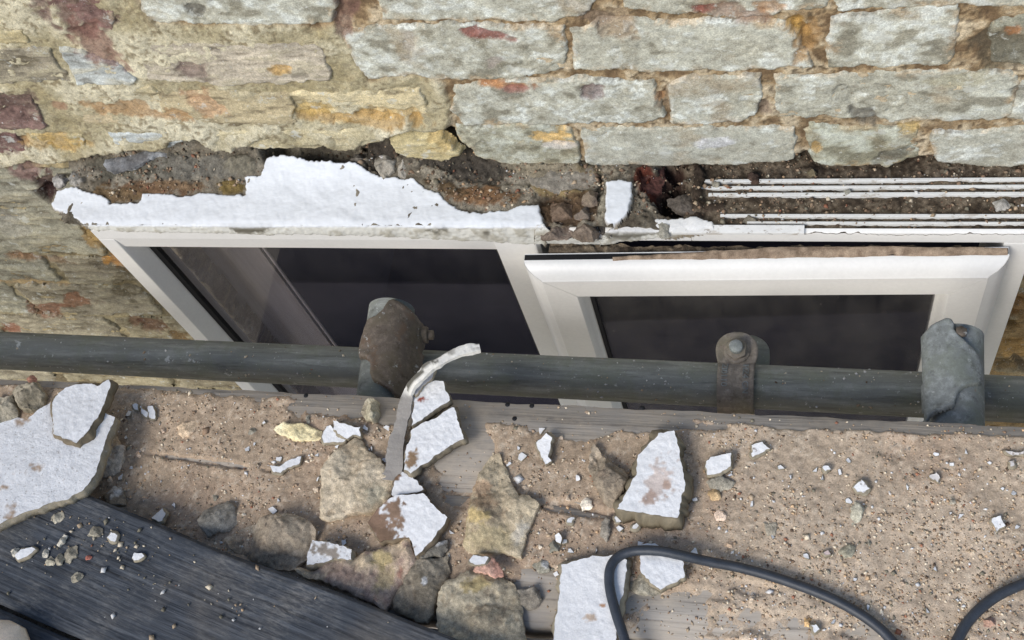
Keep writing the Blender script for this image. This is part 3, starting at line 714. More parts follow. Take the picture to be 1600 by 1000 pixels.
# head with ribbed upper face; ribs are their own slim pieces
part('frame_head', *extr([(FY, -.020), (FY, -.0015), (-.0745, .001), (-.0735, -.006), (-.010, -.006), (-.010, -.045), (-.050, -.066), (-.056, -.066), (-.060, -.048), (FY + .004, -.046)], WIN_L, -.288, 'x'), M['pvc'])
HEADP = [(FY, -.019), (FY, -.0015), (-.0745, .001), (-.0735, -.006), (-.010, -.006), (-.010, -.019)]
part('frame_head', *extr(HEADP, -.116, WIN_R, 'x'), M['pvc'])
part('frame_head', *extr([(FY, -.019), (FY, -.0015), (-.0745, .001), (-.0715, -.001), (-.0700, -.019)], -.288, -.116, 'x'), M['pvc'])
for i, (ya, yb) in enumerate(RIB_Y):
    x0 = [-.114, -.110, -.100, -.086, -.058][i]
    part('rib', *extr([(ya, -.008), (ya, .0012), (yb, .0012), (yb, -.008)], x0, WIN_R - .001, 'x'), M['pvc_dirty'], bev=.0005)
# thin flaking cover strip on the front edge of the head
part('cover_strip', *extr([(-.0815, -.0020), (-.0815, .0024), (-.0730, .0044), (-.0725, .0016)], -.135, .0005, 'x'), M['pvc_dirty'], bev=.0005)
# jambs, mullion, sill
def jamb(x_out, x_flat, x_glass, s):          # s=+1: glass lies to the right
    part('frame_jamb', *extr([(x_out, -.010), (x_out, FY), (x_flat, FY), (x_flat + s * .0015, FY + .003), (x_glass - s * .001, -.057), (x_glass, -.052), (x_glass, -.040), (x_glass - s * .02, -.010)], -.022, ZB, 'z'), M['pvc'])
jamb(WIN_L, -.8105, -.8005, 1)
part('frame_jamb', *extr([(WIN_R, -.010), (WIN_R, FY), (.196, FY), (.190, -.010)], -.020, ZB, 'z'), M['pvc'])
part('mullion', *extr([(-.3475, -.040), (-.3475, -.054), (-.3370, FY + .004), (-.3355, FY), (-.289, FY), (-.285, FY + .004), (-.285, -.040)], -.021, ZB, 'z'), M['pvc'])
part('frame_sill', *extr([(FY - .05, ZB - .03), (FY - .05, ZB - .012), (-.06, ZB + .01), (-.01, ZB + .01), (-.01, ZB - .03)], WIN_L - .03, WIN_R + .03, 'x'), M['pvc'])
part('gasket', *extr([(-.8005, -.050), (-.8005, -.0545), (-.7935, -.053), (-.7935, -.046)], -.066, ZB, 'z'), M['gasket'], bev=0)
part('gasket', *extr([(-.3475, -.050), (-.3475, -.0545), (-.3500, -.053), (-.3500, -.046)], -.066, ZB, 'z'), M['gasket'], bev=0)
part('glass_pane', *boxv(-.799, -.349, -.050, -.046, ZB, -.064), M['glass'], bev=0)
# the casement, hung on its right edge and standing ajar by about 1.4 degrees
HX, HY = .2005, -.0880
sash = bpy.data.objects.new('sash', None); sash.empty_display_size = .02; SC.collection.objects.link(sash)
sash.parent = win; sash.matrix_parent_inverse = parent_world(win).inverted()
sash.location = (HX, HY, 0); sash.rotation_euler = (0, 0, math.radians(1.5))
def sash_parts():
    Wd = .4985; zt, zb = -.0215, ZB + .02
    # profile across a member: (t = distance from the outer edge, y = towards the room +)
    prof = [(0, .006), (0, -.0040), (.0012, -.0070), (.005, -.0120), (.011, -.0160), (.017, -.0177), (.0185, -.0190), (.0525, -.0190), (.054, -.0175), (.0565, -.0110), (.0625, -.0045), (.0625, .006)]
    prof = np.array(prof); n = len(prof)
    corners = np.array([(-Wd, zt), (0, zt), (0, zb), (-Wd, zb)])
    ins = np.array([(1, -1), (-1, -1), (-1, 1), (1, 1)])
    names = ['sash_rail', 'sash_stile', 'sash_rail', 'sash_stile']
    for k in range(4):
        A, B = corners[k], corners[(k + 1) % 4]; ia, ib = ins[k], ins[(k + 1) % 4]
        d = (B - A) / np.linalg.norm(B - A) * .0004
        Va = np.array([(A[0] + ia[0] * t + d[0], y, A[1] + ia[1] * t + d[1]) for t, y in prof])
        Vb = np.array([(B[0] + ib[0] * t - d[0], y, B[1] + ib[1] * t - d[1]) for t, y in prof])
        V = np.concatenate([Va, Vb]); i = np.arange(n); j = (i + 1) % n
        me = bpy.data.meshes.new(names[k])
        me.from_pydata([tuple(v) for v in V], [], [list(map(int, r)) for r in np.stack([i, j, n + j, n + i], 1)] + [list(range(n))[::-1], list(range(n, 2 * n))])
        import bmesh
        bm = bmesh.new(); bm.from_mesh(me); bmesh.ops.recalc_face_normals(bm, faces=bm.faces); bm.to_mesh(me); bm.free()
        for p in me.polygons: p.use_smooth = len(p.vertices) == 4
        me.set_sharp_from_angle(angle=math.radians(28))
        me.materials.append(M['pvc'])
        o = bpy.data.objects.new(names[k], me); SC.collection.objects.link(o); o.parent = sash
    def sp(name, V, fs, mat):
        me = bpy.data.meshes.new(name)
        me.from_pydata([tuple(v) for v in V], [], [list(map(int, r)) for r in fs]); me.materials.append(mat)
        o = bpy.data.objects.new(name, me); SC.collection.objects.link(o); o.parent = sash
    sp('glass_pane', *boxv(-Wd + .0615, -.0615, -.0030, .0010, zb + .06, zt - .0615), M['glass2'])
    sp('gasket', *boxv(-Wd + .0625, -Wd + .0672, -.0060, -.0031, zb + .06, zt - .0625), M['gasket'])
    sp('gasket', *boxv(-Wd + .0008, -.001, -.0022, .0040, zt - .012, zt + .0009), M['gasket'])
sash_parts()
# strip of dust lying on the sash's upper face
def sash_dust():
    n = 420; nw = 11; u = np.linspace(-.40, -.002, n); f = np.linspace(0, 1, nw)
    U, Fw = [a.ravel() for a in np.meshgrid(u, f, indexing='ij')]
    ang = math.radians(1.5); ca, sa = math.cos(ang), math.sin(ang)
    fade = ss(-.42, -.16, U + .02 * fbm(p3(U, 0, 7), 30, 3, 2109))
    front = -.0040 + .0009 * fbm(p3(U, 0, 3), 45, 5, 2107, .6)
    back = front + (.0080 - U * sa) * (.22 + .78 * fade) * np.minimum(1, .0145 / (.0080 - U * sa))
    Wd = back + (front - back) * Fw
    q = p3(U, Wd, 2); a = fbm(q, 30, 4, 2100); b = fbm(q, 160, 3, 2103)
    z = -.0215 + (-.0006 + .0034 * np.sin(np.pi * np.clip(Fw * .8 + .2, 0, 1)) ** .6 * (1 + .25 * a + .12 * b))
    P = np.stack([HX + U * ca - Wd * sa, HY + U * sa + Wd * ca, z], 1)
    col = mix(lin(128, 110, 92), lin(170, 150, 128), np.clip(.5 + .8 * b, 0, 1))
    tag(mk('window_dust', P, gridfaces(n, nw)[:, ::-1], M['dust'], None, col), 'brown dust lying along the top of the ajar casement', 'dust', kind='stuff')
sash_dust()
def gap_rubble():
    step = .0016
    u = np.arange(-.272, .19, step); v = np.arange(-.106, -.0785, step)
    U, Vv = [a.ravel() for a in np.meshgrid(u, v, indexing='ij')]
    q = p3(U, Vv, 8); a = fbm(q, 45, 4, 2200); b = fbm(q, 130, 3, 2203)
    front = HY + (U - HX) * math.tan(math.radians(1.5)) + .0042
    z = -.030 + .007 * a + .005 * np.abs(b)
    col = mix(lin(92, 80, 66), lin(132, 118, 98), np.clip(.5 + .8 * b, 0, 1))
    P, Fq, col = compact(np.stack([U, Vv, z], 1), gridfaces(len(u), len(v)), Vv > front, col)
    tag(mk('rubble', P, Fq, M['rubble'], None, col), 'brown rubble caught in the gap behind the ajar casement', 'rubble', kind='stuff')
gap_rubble()

# curtain behind the fixed pane
def curtain():
    xr = onY([(455, 455)], .04)[0][0]
    x = np.linspace(-.86, xr, 200); zz = np.array([-.07, -1.3])
    y = .04 + .004 * np.sin(x * 90) + .003 * np.sin(x * 37 + 1)
    V = np.concatenate([np.stack([x, y, np.full_like(x, z)], 1) for z in zz])
    n = len(x); i = np.arange(n - 1)
    V = np.concatenate([V, V + [0, .004, 0]]); f = np.stack([i, n + i, n + i + 1, i + 1], 1)
    o = mk('curtain', V, np.concatenate([f, f[:, ::-1] + 2 * n]), M['curtain'])
    tag(o, 'beige curtain hanging behind left side of the fixed pane', 'curtain')
    t = np.linspace(-.07, -1.3, 30); V, fs = sweep(np.stack([np.full(30, xr + .012), np.full(30, .035), t], 1), circ(.0022, 8), up=(0, 1, 0))
    tag(mk('cord', V, fs, M['curtain']), 'thin pull cord hanging beside the beige curtain edge', 'cord')
curtain()

# ================================================================== SCAFFOLD: ledger tube, transoms, couplers, boards
def tube(name, a, b, r, mat, wall_t=.004, n=40, segs=60):
    a, b = np.array(a, float), np.array(b, float)
    t = np.linspace(0, 1, segs)[:, None]; path = a + (b - a) * t
    pr = circ(r, n); pi_ = circ(r - wall_t, n)
    up = np.array([0, 0, 1.0])
    V1, f1 = sweep(path, pr, up=up, cap=False); V2, f2 = sweep(path, pi_, up=up, cap=False)
    o = len(V1); k = np.arange(n); k2 = (k + 1) % n; e = (segs - 1) * n
    fs = [f1[0], f2[0][:, ::-1] + o, np.stack([k2, k, o + k, o + k2], 1), np.stack([e + k, e + k2, o + e + k2, o + e + k], 1)]
    return mk(name, np.concatenate([V1, V2]), fs, mat, origin=a)
LZ = -.020
LA, LB = onZ([(10, 548)], LZ)[0], onZ([(1590, 624)], LZ)[0]
ld = (LB - LA) / np.linalg.norm(LB - LA)
tag(tube('scaffold_tube', LA - ld * .5, LB + ld * .5, .0221, M['tube'], segs=120), 'long grey galvanised scaffold tube running across in front of window', 'scaffold tube')
def led(px):                                  # point of the ledger's axis under photo column px
    return onZ([(px, 548 + (px - 10) * 76 / 1580.0)], LZ)[0]
TZ = LZ + .0490
R_T = .02415
# right transom with its grey coupler flap
def transom(c0, c1, label):
    # c0: photo pixel of the axis at the wall end; c1: one further out
    a, b = onZ([c0], TZ + R_T * .6)[0], onZ([c1], TZ + R_T * .6)[0]
    a[2] = b[2] = TZ
    d = (b - a) / np.linalg.norm(b - a)
    o = tube('scaffold_tube', a, a + d * 1.05, R_T, M['tube'] if 'rust' in label else M['galv'], segs=40)
    tag(o, label, 'scaffold tube'); return a, d
aR, dR = transom((1497, 513), (1497, 640), 'short grey scaffold tube end under the grey coupler flap')
aL, dL = transom((606, 472), (590, 590), 'scaffold tube end under the rusty coupler flap')
def drape(name, pxpoly, a, d, Rr, thick, mat, parent, zref, lift=0.0, seed=0, off=0.0):
    poly = onZ(pxpoly, zref)[:, :2]
    step = .0011
    lo, hi = poly.min(0) - .003, poly.max(0) + .003
    u = np.arange(lo[0], hi[0], step); v = np.arange(lo[1], hi[1], step)
    U, Vv = [x.ravel() for x in np.meshgrid(u, v, indexing='ij')]
    q = p3(U, Vv, seed)
    sd = sdpoly(np.stack([U, Vv], 1), poly) + .0006 * fbm(q, 120, 3, seed)
    nrm = np.array([-d[1], d[0]])
    t = (np.stack([U, Vv], 1) - a[:2]) @ nrm + off
    tt = np.clip(np.abs(t) / Rr, 0, .985)
    z = TZ + lift + np.sqrt(Rr * Rr * (1 - tt * tt)) - np.maximum(0, np.abs(t) - Rr * .985) * 2.0
    z = z + .0004 * fbm(q, 40, 4, seed + 3) + .0012 * ss(.008, .002, sd) * ss(-.001, .002, sd)
    rim = ss(-.0011, .0007, sd)
    ztop = z - (1 - rim) * thick
    keep = sd > -.0013
    V = np.stack([U, Vv, ztop], 1)
    Vc, Fq = compact(V, gridfaces(len(u), len(v)), keep)
    Vb = Vc.copy(); Vb[:, 2] -= thick * .55
    # closed underside
    n = len(Vc)
    return mk(name, np.concatenate([Vc, Vb]), np.concatenate([Fq, Fq[:, ::-1] + n]), mat, parent)
def prism_hex(name, c, axis, r, h, mat, parent, n=6, bev=.0006):
    c = np.asarray(c, float); axis = np.asarray(axis, float); axis /= np.linalg.norm(axis)
    u = np.cross(axis, [0.3, .2, 1]); u /= np.linalg.norm(u); w = np.cross(axis, u)
    k = np.arange(n) * 2 * np.pi / n
    ring = lambda rr, hh: c + np.outer(np.cos(k) * rr, u) + np.outer(np.sin(k) * rr, w) + axis * hh
    V = np.concatenate([ring(r, 0), ring(r, h - bev), ring(r - bev, h), [c + axis * h]])
    i = np.arange(n); j = (i + 1) % n
    return mk(name, V, [np.stack([i, j, n + j, n + i], 1), np.stack([n + i, n + j, 2 * n + j, 2 * n + i], 1), np.stack([2 * n + i, 2 * n + j, np.full(n, 3 * n)], 1)], mat, parent, smooth=n > 8)

cpR = empty('scaffold_coupler', tuple(aR), 'grey galvanised coupler flap with wavy edge wrapped over tube end', 'coupler')
FL_R = zo(1420, 480, 5, [(118, 178), (180, 130), (250, 105), (290, 97), (332, 110), (350, 150), (346, 190), (380, 238), (440, 280), (500, 320), (560, 370), (590, 430), (597, 500), (582, 550), (550, 590), (490, 612), (430, 635), (385, 672), (365, 730), (350, 782), (290, 800), (220, 822), (165, 848), (130, 890), (120, 700)])
drape('flap', FL_R, aR, dR, .0300, .004, M['galv'], cpR, TZ + .024, .0, 11, off=.0045)
pb = onZ([(1501, 521)], TZ + .026)[0]
prism_hex('bolt', pb, (.1, .2, 1), .0055, .005, M['rust'], cpR)
cpL = empty('scaffold_coupler', tuple(aL), 'brown rusted coupler flap spattered with white over tube end', 'coupler')
FL_L = zo(530, 450, 5.554, [(425, 150), (445, 125), (480, 112), (540, 125), (610, 165), (665, 215), (672, 290), (650, 370), (645, 450), (636, 560), (630, 640), (592, 740), (556, 830), (530, 925), (470, 915), (440, 882), (370, 838), (310, 812), (280, 760), (287, 690), (270, 640), (225, 605), (165, 585), (150, 530), (180, 430), (215, 340), (250, 280), (330, 262), (392, 212)])
drape('flap', FL_L, aL, dL, .0310, .005, M['rust'], cpL, TZ + .024, .0, 21, off=-.001)
pl = onZ([(652, 524)], TZ - .008)[0]
prism_hex('washer', pl, (1, .12, -.1), .0135, .004, M['rust'], cpL, 16)
prism_hex('nut', pl + np.array([.004, .0005, 0]), (1, .12, -.1), .0098, .007, M['rust'], cpL)
prism_hex('bolt', pl + np.array([.011, .001, -.001]), (1, .12, -.1), .0052, .006, M['rust'], cpL, 14)

# middle coupler: strap round the ledger, with bolt, nut and raised lettering
def strap():
    cx = led(1151); bw = .0352
    root = empty('scaffold_coupler', tuple(cx), 'dusty brown coupler strap with bolt and raised lettering round the tube', 'coupler')
    R1 = .0251
    ang = np.radians(np.linspace(-60, 118, 40))       # 0 = towards the viewer (-y), 90 = up
    # arc in local (y, z) then a straight tab that runs back towards the wall
    arc = np.stack([-np.cos(ang) * R1, np.sin(ang) * R1], 1)
    tang = np.array([math.sin(ang[-1]), math.cos(ang[-1])]); tang /= np.linalg.norm(tang)
    tdir = np.array([.985, .12]); tdir /= np.linalg.norm(tdir)
    tab = arc[-1] + np.outer(np.linspace(.001, .034, 16), tdir)
    path = np.concatenate([arc, tab]); N = len(path)
    t = np.gradient(path, axis=0); t /= np.linalg.norm(t, axis=1)[:, None]
    nrm = np.stack([-t[:, 1], t[:, 0]], 1)
    sl = np.concatenate([np.linspace(0, 1, N)])
    M_ = 15; xs = np.linspace(-1, 1, M_)
    V = []; Vb = []
    for k in range(N):
        dist_end = np.linalg.norm(path[-1] - path[k]) if k > 38 else .1
        w = bw / 2 * (1 + .16 * ss(np.array([38.]), np.array([46.]), np.array([float(k)]))[0])
        if dist_end < .018: w = w * math.sqrt(max(0.02, 1 - ((.018 - dist_end) / .0182) ** 2))
        rib = .0016 * (np.exp(-((np.abs(xs) - .93) / .09) ** 2)) + .0005 * np.exp(-((np.abs(xs) - .55) / .2) ** 2)
        for x, rr in zip(xs, rib):
            pt = path[k] + nrm[k] * (.0028 + rr)
            V.append((x * w, pt[0], pt[1])); pb_ = path[k] - nrm[k] * .0018
            Vb.append((x * w, pb_[0], pb_[1]))
    V = np.array(V); Vb = np.array(Vb); n = len(V)
    f = gridfaces(N, M_)
    # border faces
    bl = [k * M_ for k in range(N)] + [(N - 1) * M_ + j for j in range(1, M_)] + [k * M_ + M_ - 1 for k in range(N - 2, -1, -1)] + [j for j in range(M_ - 2, 0, -1)]
    bl = np.array(bl); b2 = np.roll(bl, -1)
    P = np.concatenate([V, Vb]) + cx
    import bmesh
    me_faces = np.concatenate([f, f[:, ::-1] + n, np.stack([bl, b2, b2 + n, bl + n], 1)])
    o = mk('strap', P, me_faces, M['band'], root)
    bm = bmesh.new(); bm.from_mesh(o.data); bmesh.ops.recalc_face_normals(bm, faces=bm.faces); bm.to_mesh(o.data); bm.free()
    # bolt and nut on the tab
    c = path[-1] - tdir * .0165; base = cx + np.array([0, c[0], c[1]]); nn = np.array([0, nrm[-1][0], nrm[-1][1]])
    prism_hex('washer', base + nn * .0030 + [0, -.004, 0], nn, .0128, .0022, M['band'], root, 20)
    prism_hex('nut', base + nn * .0050 + [0, -.004, 0], nn + [0, -.12, 0], .0105, .009, M['band'], root)
    prism_hex('bolt', base + nn * .0138 + [0, -.004, 0], nn + [0, -.12, 0], .0066, .0085, M['galv'], root, 14)
    # dark saddle plate behind, to the right
    v, fq = [], []
    k = np.linspace(0, np.pi, 18)
    out = [(-.010, -.030)] + [(.0095 + .0215 * math.cos(math.pi - t_), .006 + .020 * math.sin(t_)) for t_ in k][0:] + [(.031, -.030)]
    out = np.array(out); m = len(out)
    zz = -.002
    Vp = np.concatenate([np.stack([out[:, 0], out[:, 1] + .032, np.full(m, zz)], 1), np.stack([out[:, 0], out[:, 1] + .032, np.full(m, zz - .005)], 1)]) + cx
    i = np.arange(m); j = (i + 1) % m
    o2 = mk('saddle', Vp, [np.array([list(range(m))]), np.array([list(range(m, 2 * m))[::-1]]), np.stack([i, m + i, m + j, j], 1)], M['tube'], root, smooth=False)
    bm = bmesh.new(); bm.from_mesh(o2.data); bmesh.ops.recalc_face_normals(bm, faces=bm.faces); bm.to_mesh(o2.data); bm.free()
    # lettering: font outlines wrapped round the strap
    for txt, xo in (('HZ4 GN', .0098), ('ZI0110', -.0105)):
        fc = bpy.data.curves.new('lettering', 'FONT'); fc.body = txt; fc.size = .0082; fc.align_x = 'LEFT'; fc.extrude = .0
        tmp = bpy.data.objects.new('tmp', fc); SC.collection.objects.link(tmp)
        me = bpy.data.meshes.new_from_object(tmp.evaluated_get(bpy.context.evaluated_depsgraph_get()))
        bpy.data.objects.remove(tmp)
        bm = bmesh.new(); bm.from_mesh(me)
        ex = bmesh.ops.extrude_face_region(bm, geom=bm.faces[:])
        for vv in ex['geom']:
            if isinstance(vv, bmesh.types.BMVert): vv.co.z += .0017
        for vv in bm.verts:
            s_ = vv.co.x; h_ = vv.co.z; y_ = vv.co.y - .003
            th = math.radians(112) - s_ / (R1 + .003)
            r_ = R1 + .0027 + h_
            vv.co = mathutils.Vector((cx[0] + xo + y_, cx[1] - math.cos(th) * r_, cx[2] + math.sin(th) * r_))
        bmesh.ops.recalc_face_normals(bm, faces=bm.faces)
        bm.to_mesh(me); bm.free(); me.materials.append(M['galv'])
        o3 = bpy.data.objects.new('lettering', me); SC.collection.objects.link(o3); o3.parent = root; o3.location = -np.array(root.location)
strap()

# boards
BZ = .090
def board(poly_xy, z1, t, name, label, mat, step=None):
    pass
E0, E1 = onZ([(0, 591)], BZ)[0], onZ([(1600, 665)], BZ)[0]
bd = (E1 - E0)[:2] / np.linalg.norm((E1 - E0)[:2]); bn = np.array([bd[1], -bd[0]])     # bn: away from the wall
def brd(u, v): return E0[:2] + bd * u + bn * v
def plank_part(name, edge_a, edge_b, zt, t, mat, parent):
    # edge_a / edge_b: polylines (u, v) with equal counts
    A = np.array([brd(*p) for p in edge_a]); B = np.array([brd(*p) for p in edge_b]); n = len(A)
    bv = .003
    rows = [(A, zt - t), (A, zt - bv), (A + (B - A) * .015, zt), (B + (A - B) * .015, zt), (B, zt - bv), (B, zt - t)]
    V = np.concatenate([np.concatenate([r, np.full((n, 1), z)], 1) for r, z in rows]); m = len(rows)
    i = np.arange(n - 1); fs = []
    for k in range(m):
        k2 = (k + 1) % m; fs.append(np.stack([k * n + i, k * n + i + 1, k2 * n + i + 1, k2 * n + i], 1))
    ends = [np.array([[k * n for k in range(m)]]), np.array([[k * n + n - 1 for k in range(m)][::-1]])]
    import bmesh
    o = mk(name, V, [np.concatenate(fs)] + ends, mat, parent, smooth=False)
    bm = bmesh.new(); bm.from_mesh(o.data); bmesh.ops.recalc_face_normals(bm, faces=bm.faces); bm.to_mesh(o.data); bm.free()
    return o
def uv_of(px):                                # photo pixel on the boards' top -> (u, v)
    p = onZ([px], BZ)[0][:2] - E0[:2]; return float(p @ bd), float(p @ bn)
def boards():
    cr = [uv_of(p) for p in ((233, 714), (300, 724), (400, 737), (640, 764), (844, 781), (905, 792), (989, 808), (1100, 822))]
    us = np.linspace(-.5, 1.7, 160)
    sv = np.interp(us, [c[0] for c in cr], [c[1] for c in cr]) + .0008 * np.sin(us * 90) + .0006 * np.sin(us * 233)
    gap = .0007 + .0011 * np.exp(-((us - uv_of((940, 798))[0]) / .10) ** 2) + .0009 * np.exp(-((us - uv_of((330, 728))[0]) / .12) ** 2)
    vend = uv_of((845, 984))[1]
    b1 = empty('scaffold_board', (*brd(.5, .1), BZ - .038), 'weathered scaffold board covered in dust beside the tube, split lengthwise', 'scaffold board')
    jag = .0010 * np.sin(us * 60) + .0008 * np.sin(us * 171 + 1)
    plank_part('board_half', list(zip(us, jag * .6)), list(zip(us, sv - gap)), BZ, .038, M['wood'], b1)
    plank_part('board_half', list(zip(us, sv + gap)), list(zip(us, np.full(160, vend) + jag)), BZ, .038, M['wood'], b1)
    b2 = empty('scaffold_board', (*brd(.5, vend + .1), BZ - .040), 'second scaffold board nearest the viewer beneath slab and cable', 'scaffold board')
    plank_part('plank', list(zip(us, np.full(160, vend + .007) + .5 * jag)), list(zip(us, np.full(160, vend + .23))), BZ - .001, .038, M['wood'], b2)
    for q_ in range(3):
        v0 = vend + .007 + .232 * (q_ + 1)
        bq = empty('scaffold_board', (*brd(.5, v0 + .1), BZ - .040), ['third', 'fourth', 'fifth'][q_] + ' scaffold board of the deck, counted out from the wall', 'scaffold board')
        plank_part('plank', list(zip(us, np.full(160, v0) + .5 * jag)), list(zip(us, np.full(160, v0 + .223))), BZ - .001, .038, M['wood'], bq)
    for p in ((793, 632), (831, 634), (804, 654), (1003, 637), (478, 618), (785, 672)):  # nail holes drawn as black discs, their inner shade put into colour
        w = onZ([p], BZ)[0]
        prism_hex('nail_hole_disc', w - [0, 0, .002], (0, 0, 1), .0026, .0024, M['gasket'], b1, 12)
    return vend
VEND = boards()

for q_ in range(5):  # unseen lower boards, added to darken what the window glass mirrors
    v0 = .02 + .232 * q_
    c4 = [brd(-.8, v0), brd(2.0, v0), brd(2.0, v0 + .224), brd(-.8, v0 + .224)]
    V = np.array([(x, y, z) for z in (-1.95, -1.912) for x, y in c4])
    o = mk('scaffold_board', V, np.array([(3, 2, 1, 0), (4, 5, 6, 7), (0, 1, 5, 4), (1, 2, 6, 5), (2, 3, 7, 6), (3, 0, 4, 7)]), M['reflection_wood'], None, smooth=False)
    tag(o, ['first', 'second', 'third', 'fourth', 'fifth'][q_] + ' added unseen board dimming the glass reflection, counted out from the wall', 'scaffold board', 'added unseen boards dimming the glass reflection')

# dust layer on the boards
BARE = [  # px, py, rx, ry, rot, strength : where the wood shows
 (590, 640, 140, 22, 3, 1.1), (520, 625, 60, 14, 3, 1), (700, 665, 50, 30, 10, 1), (800, 645, 130, 16, 4, 1), (1000, 660, 160, 12, 3, 1), (900, 668, 60, 14, 3, .7), (735, 715, 40, 40, 0, .9), (720, 760, 30, 30, 0, .8), (1300, 664, 330, 8, 2.6, .9), (840, 945, 44, 70, 0, .9), (835, 975, 40, 26, 0, 1.3),
 (1150, 975, 260, 30, 4, .75), (1060, 950, 90, 34, 4, .9), (1020, 985, 80, 20, 0, .9), (900, 795, 70, 10, 10, .9), (320, 722, 100, 5, 8, .8), (1400, 700, 30, 16, 0, .45), (1180, 920, 50, 12, 10, .5), (50, 596, 140, 7, 3, .8), (330, 608, 120, 7, 3, .6),
 (570, 860, 20, 12, 0, .4), (880, 800, 60, 5, 10, .7),
]
def dust_h(X, Y, fine=True):
    q = p3(X, Y, 1.0)
    a = fbm(q, 14, 4, 3000); b = fbm(q, 60, 4, 3003)
    P = np.stack([X, Y, np.full_like(X, BZ)], 1); px = proj(P)
    bare = np.zeros(len(X))
    for (mx, my, rx, ry, rot, st) in BARE:
        dq = px - [mx, my]; t = math.radians(rot)
        x = (dq[:, 0] * math.cos(t) + dq[:, 1] * math.sin(t)) / rx; y = (-dq[:, 0] * math.sin(t) + dq[:, 1] * math.cos(t)) / ry
        r = np.sqrt(x * x + y * y) + .3 * a + .35 * b
        bare = np.maximum(bare, st * ss(1.25, .7, r))
    rel = np.stack([X, Y], 1) - E0[:2]
    v = rel @ bn
    edge = ss(.0, .012, v + .002 * b) * np.where(v < VEND + .003, ss(VEND - .001, VEND - .008, v), ss(VEND + .008, VEND + .016, v))
    h = .0027 + .0012 * a + .0010 * b - .0048 * bare
    h = h - .006 * (1 - edge)
    c = fbm(q, 240, 3, 3009) if fine else 0
    h = h + .0007 * c + (.0005 * fbm(q, 700, 2, 3013) if fine else 0)
    return BZ + h, a, b, bare
def dust():
    step = .0017
    c = np.array([brd(u, v) for u, v in ((-.15, -.002), (1.2, -.002), (1.2, .32), (-.15, .32))])
    us = np.arange(-.5, 1.5, step); vs = np.arange(.0, .30, step)
    U, Vv = [x.ravel() for x in np.meshgrid(us, vs, indexing='ij')]
    XY = E0[:2] + np.outer(U, bd) + np.outer(Vv, bn)
    z, a, b, bare = dust_h(XY[:, 0], XY[:, 1])
    q = p3(XY[:, 0], XY[:, 1], 5); c2 = fbm(q, 300, 3, 3020); d2 = fbm(q, 9, 3, 3030)
    px = proj(np.stack([XY[:, 0], XY[:, 1], z], 1))
    right = ss(850, 1250, px[:, 0] + 120 * d2)
    base = mix(lin(176, 155, 131), lin(188, 169, 146), right)
    col = base * (1 + .12 * a + .12 * b + .16 * c2)[:, None]
    col = mix(col, lin(168, 144, 122), ss(.1, .7, d2 + .4 * b) * .5)
    col = mix(col, lin(206, 192, 170), ss(.35, .8, c2 + .3 * b) * .5)
    keep = z > BZ - .003
    P = np.stack([XY[:, 0], XY[:, 1], z], 1)
    P, Fq, col = compact(P, gridfaces(len(us), len(vs)), keep, col)
    tag(mk('dust', P, Fq[:, ::-1], M['dust'], None, col), 'sandy brown demolition dust spread over the boards', 'dust', kind='stuff')
dust()

# ================================================================== DEBRIS
def boundary(pxpoly, z, rough, seed, sp=.0026):
    P = onZ(pxpoly, z)[:, :2]
    Q = np.roll(P, -1, 0); out = []
    for a, b in zip(P, Q):
        n = max(1, int(np.linalg.norm(b - a) / sp)); out.append(a + (b - a) * (np.arange(n) / n)[:, None])
    B = np.concatenate(out); n = len(B)
    area = .5 * np.sum(B[:, 0] * np.roll(B[:, 1], -1) - np.roll(B[:, 0], -1) * B[:, 1])
    if area < 0: B = B[::-1]
    t = np.roll(B, -1, 0) - np.roll(B, 1, 0); t /= np.linalg.norm(t, axis=1)[:, None] + 1e-12
    nrm = np.stack([t[:, 1], -t[:, 0]], 1)
    q = p3(B[:, 0], B[:, 1], seed * 1.7)
    B = B + nrm * (rough * (fbm(q, 90, 3, seed) + .6 * fbm(q, 330, 2, seed + 1)))[:, None]
    t = np.roll(B, -1, 0) - np.roll(B, 1, 0); t /= np.linalg.norm(t, axis=1)[:, None] + 1e-12
    return B, np.stack([t[:, 1], -t[:, 0]], 1)
def ringmesh(rings):
    n = len(rings[0]); V = np.concatenate(rings); fs = []
    k = np.arange(n); k2 = (k + 1) % n
    return V, n, k, k2
def fill(B, g, seed):
    r_ = np.random.default_rng(seed)
    lo, hi = B.min(0), B.max(0)
    X, Y = np.meshgrid(np.arange(lo[0], hi[0], g), np.arange(lo[1], hi[1], g)); I = np.stack([X.ravel(), Y.ravel()], 1)
    I = I + r_.uniform(-.3, .3, I.shape) * g
    I = I[sdpoly(I, B) > .55 * g]
    A_ = np.concatenate([B, I]); n = len(B)
    out = delaunay_2d_cdt([mathutils.Vector(p) for p in A_], [], [list(range(n))], 1, 1e-7)
    return np.array([tuple(p) for p in out[0]]), np.array([t for t in out[2] if len(t) == 3])
def gsize(B):
    ext = (B.max(0) - B.min(0)).max()
    return float(np.clip(ext / 56, .0010, .0019))
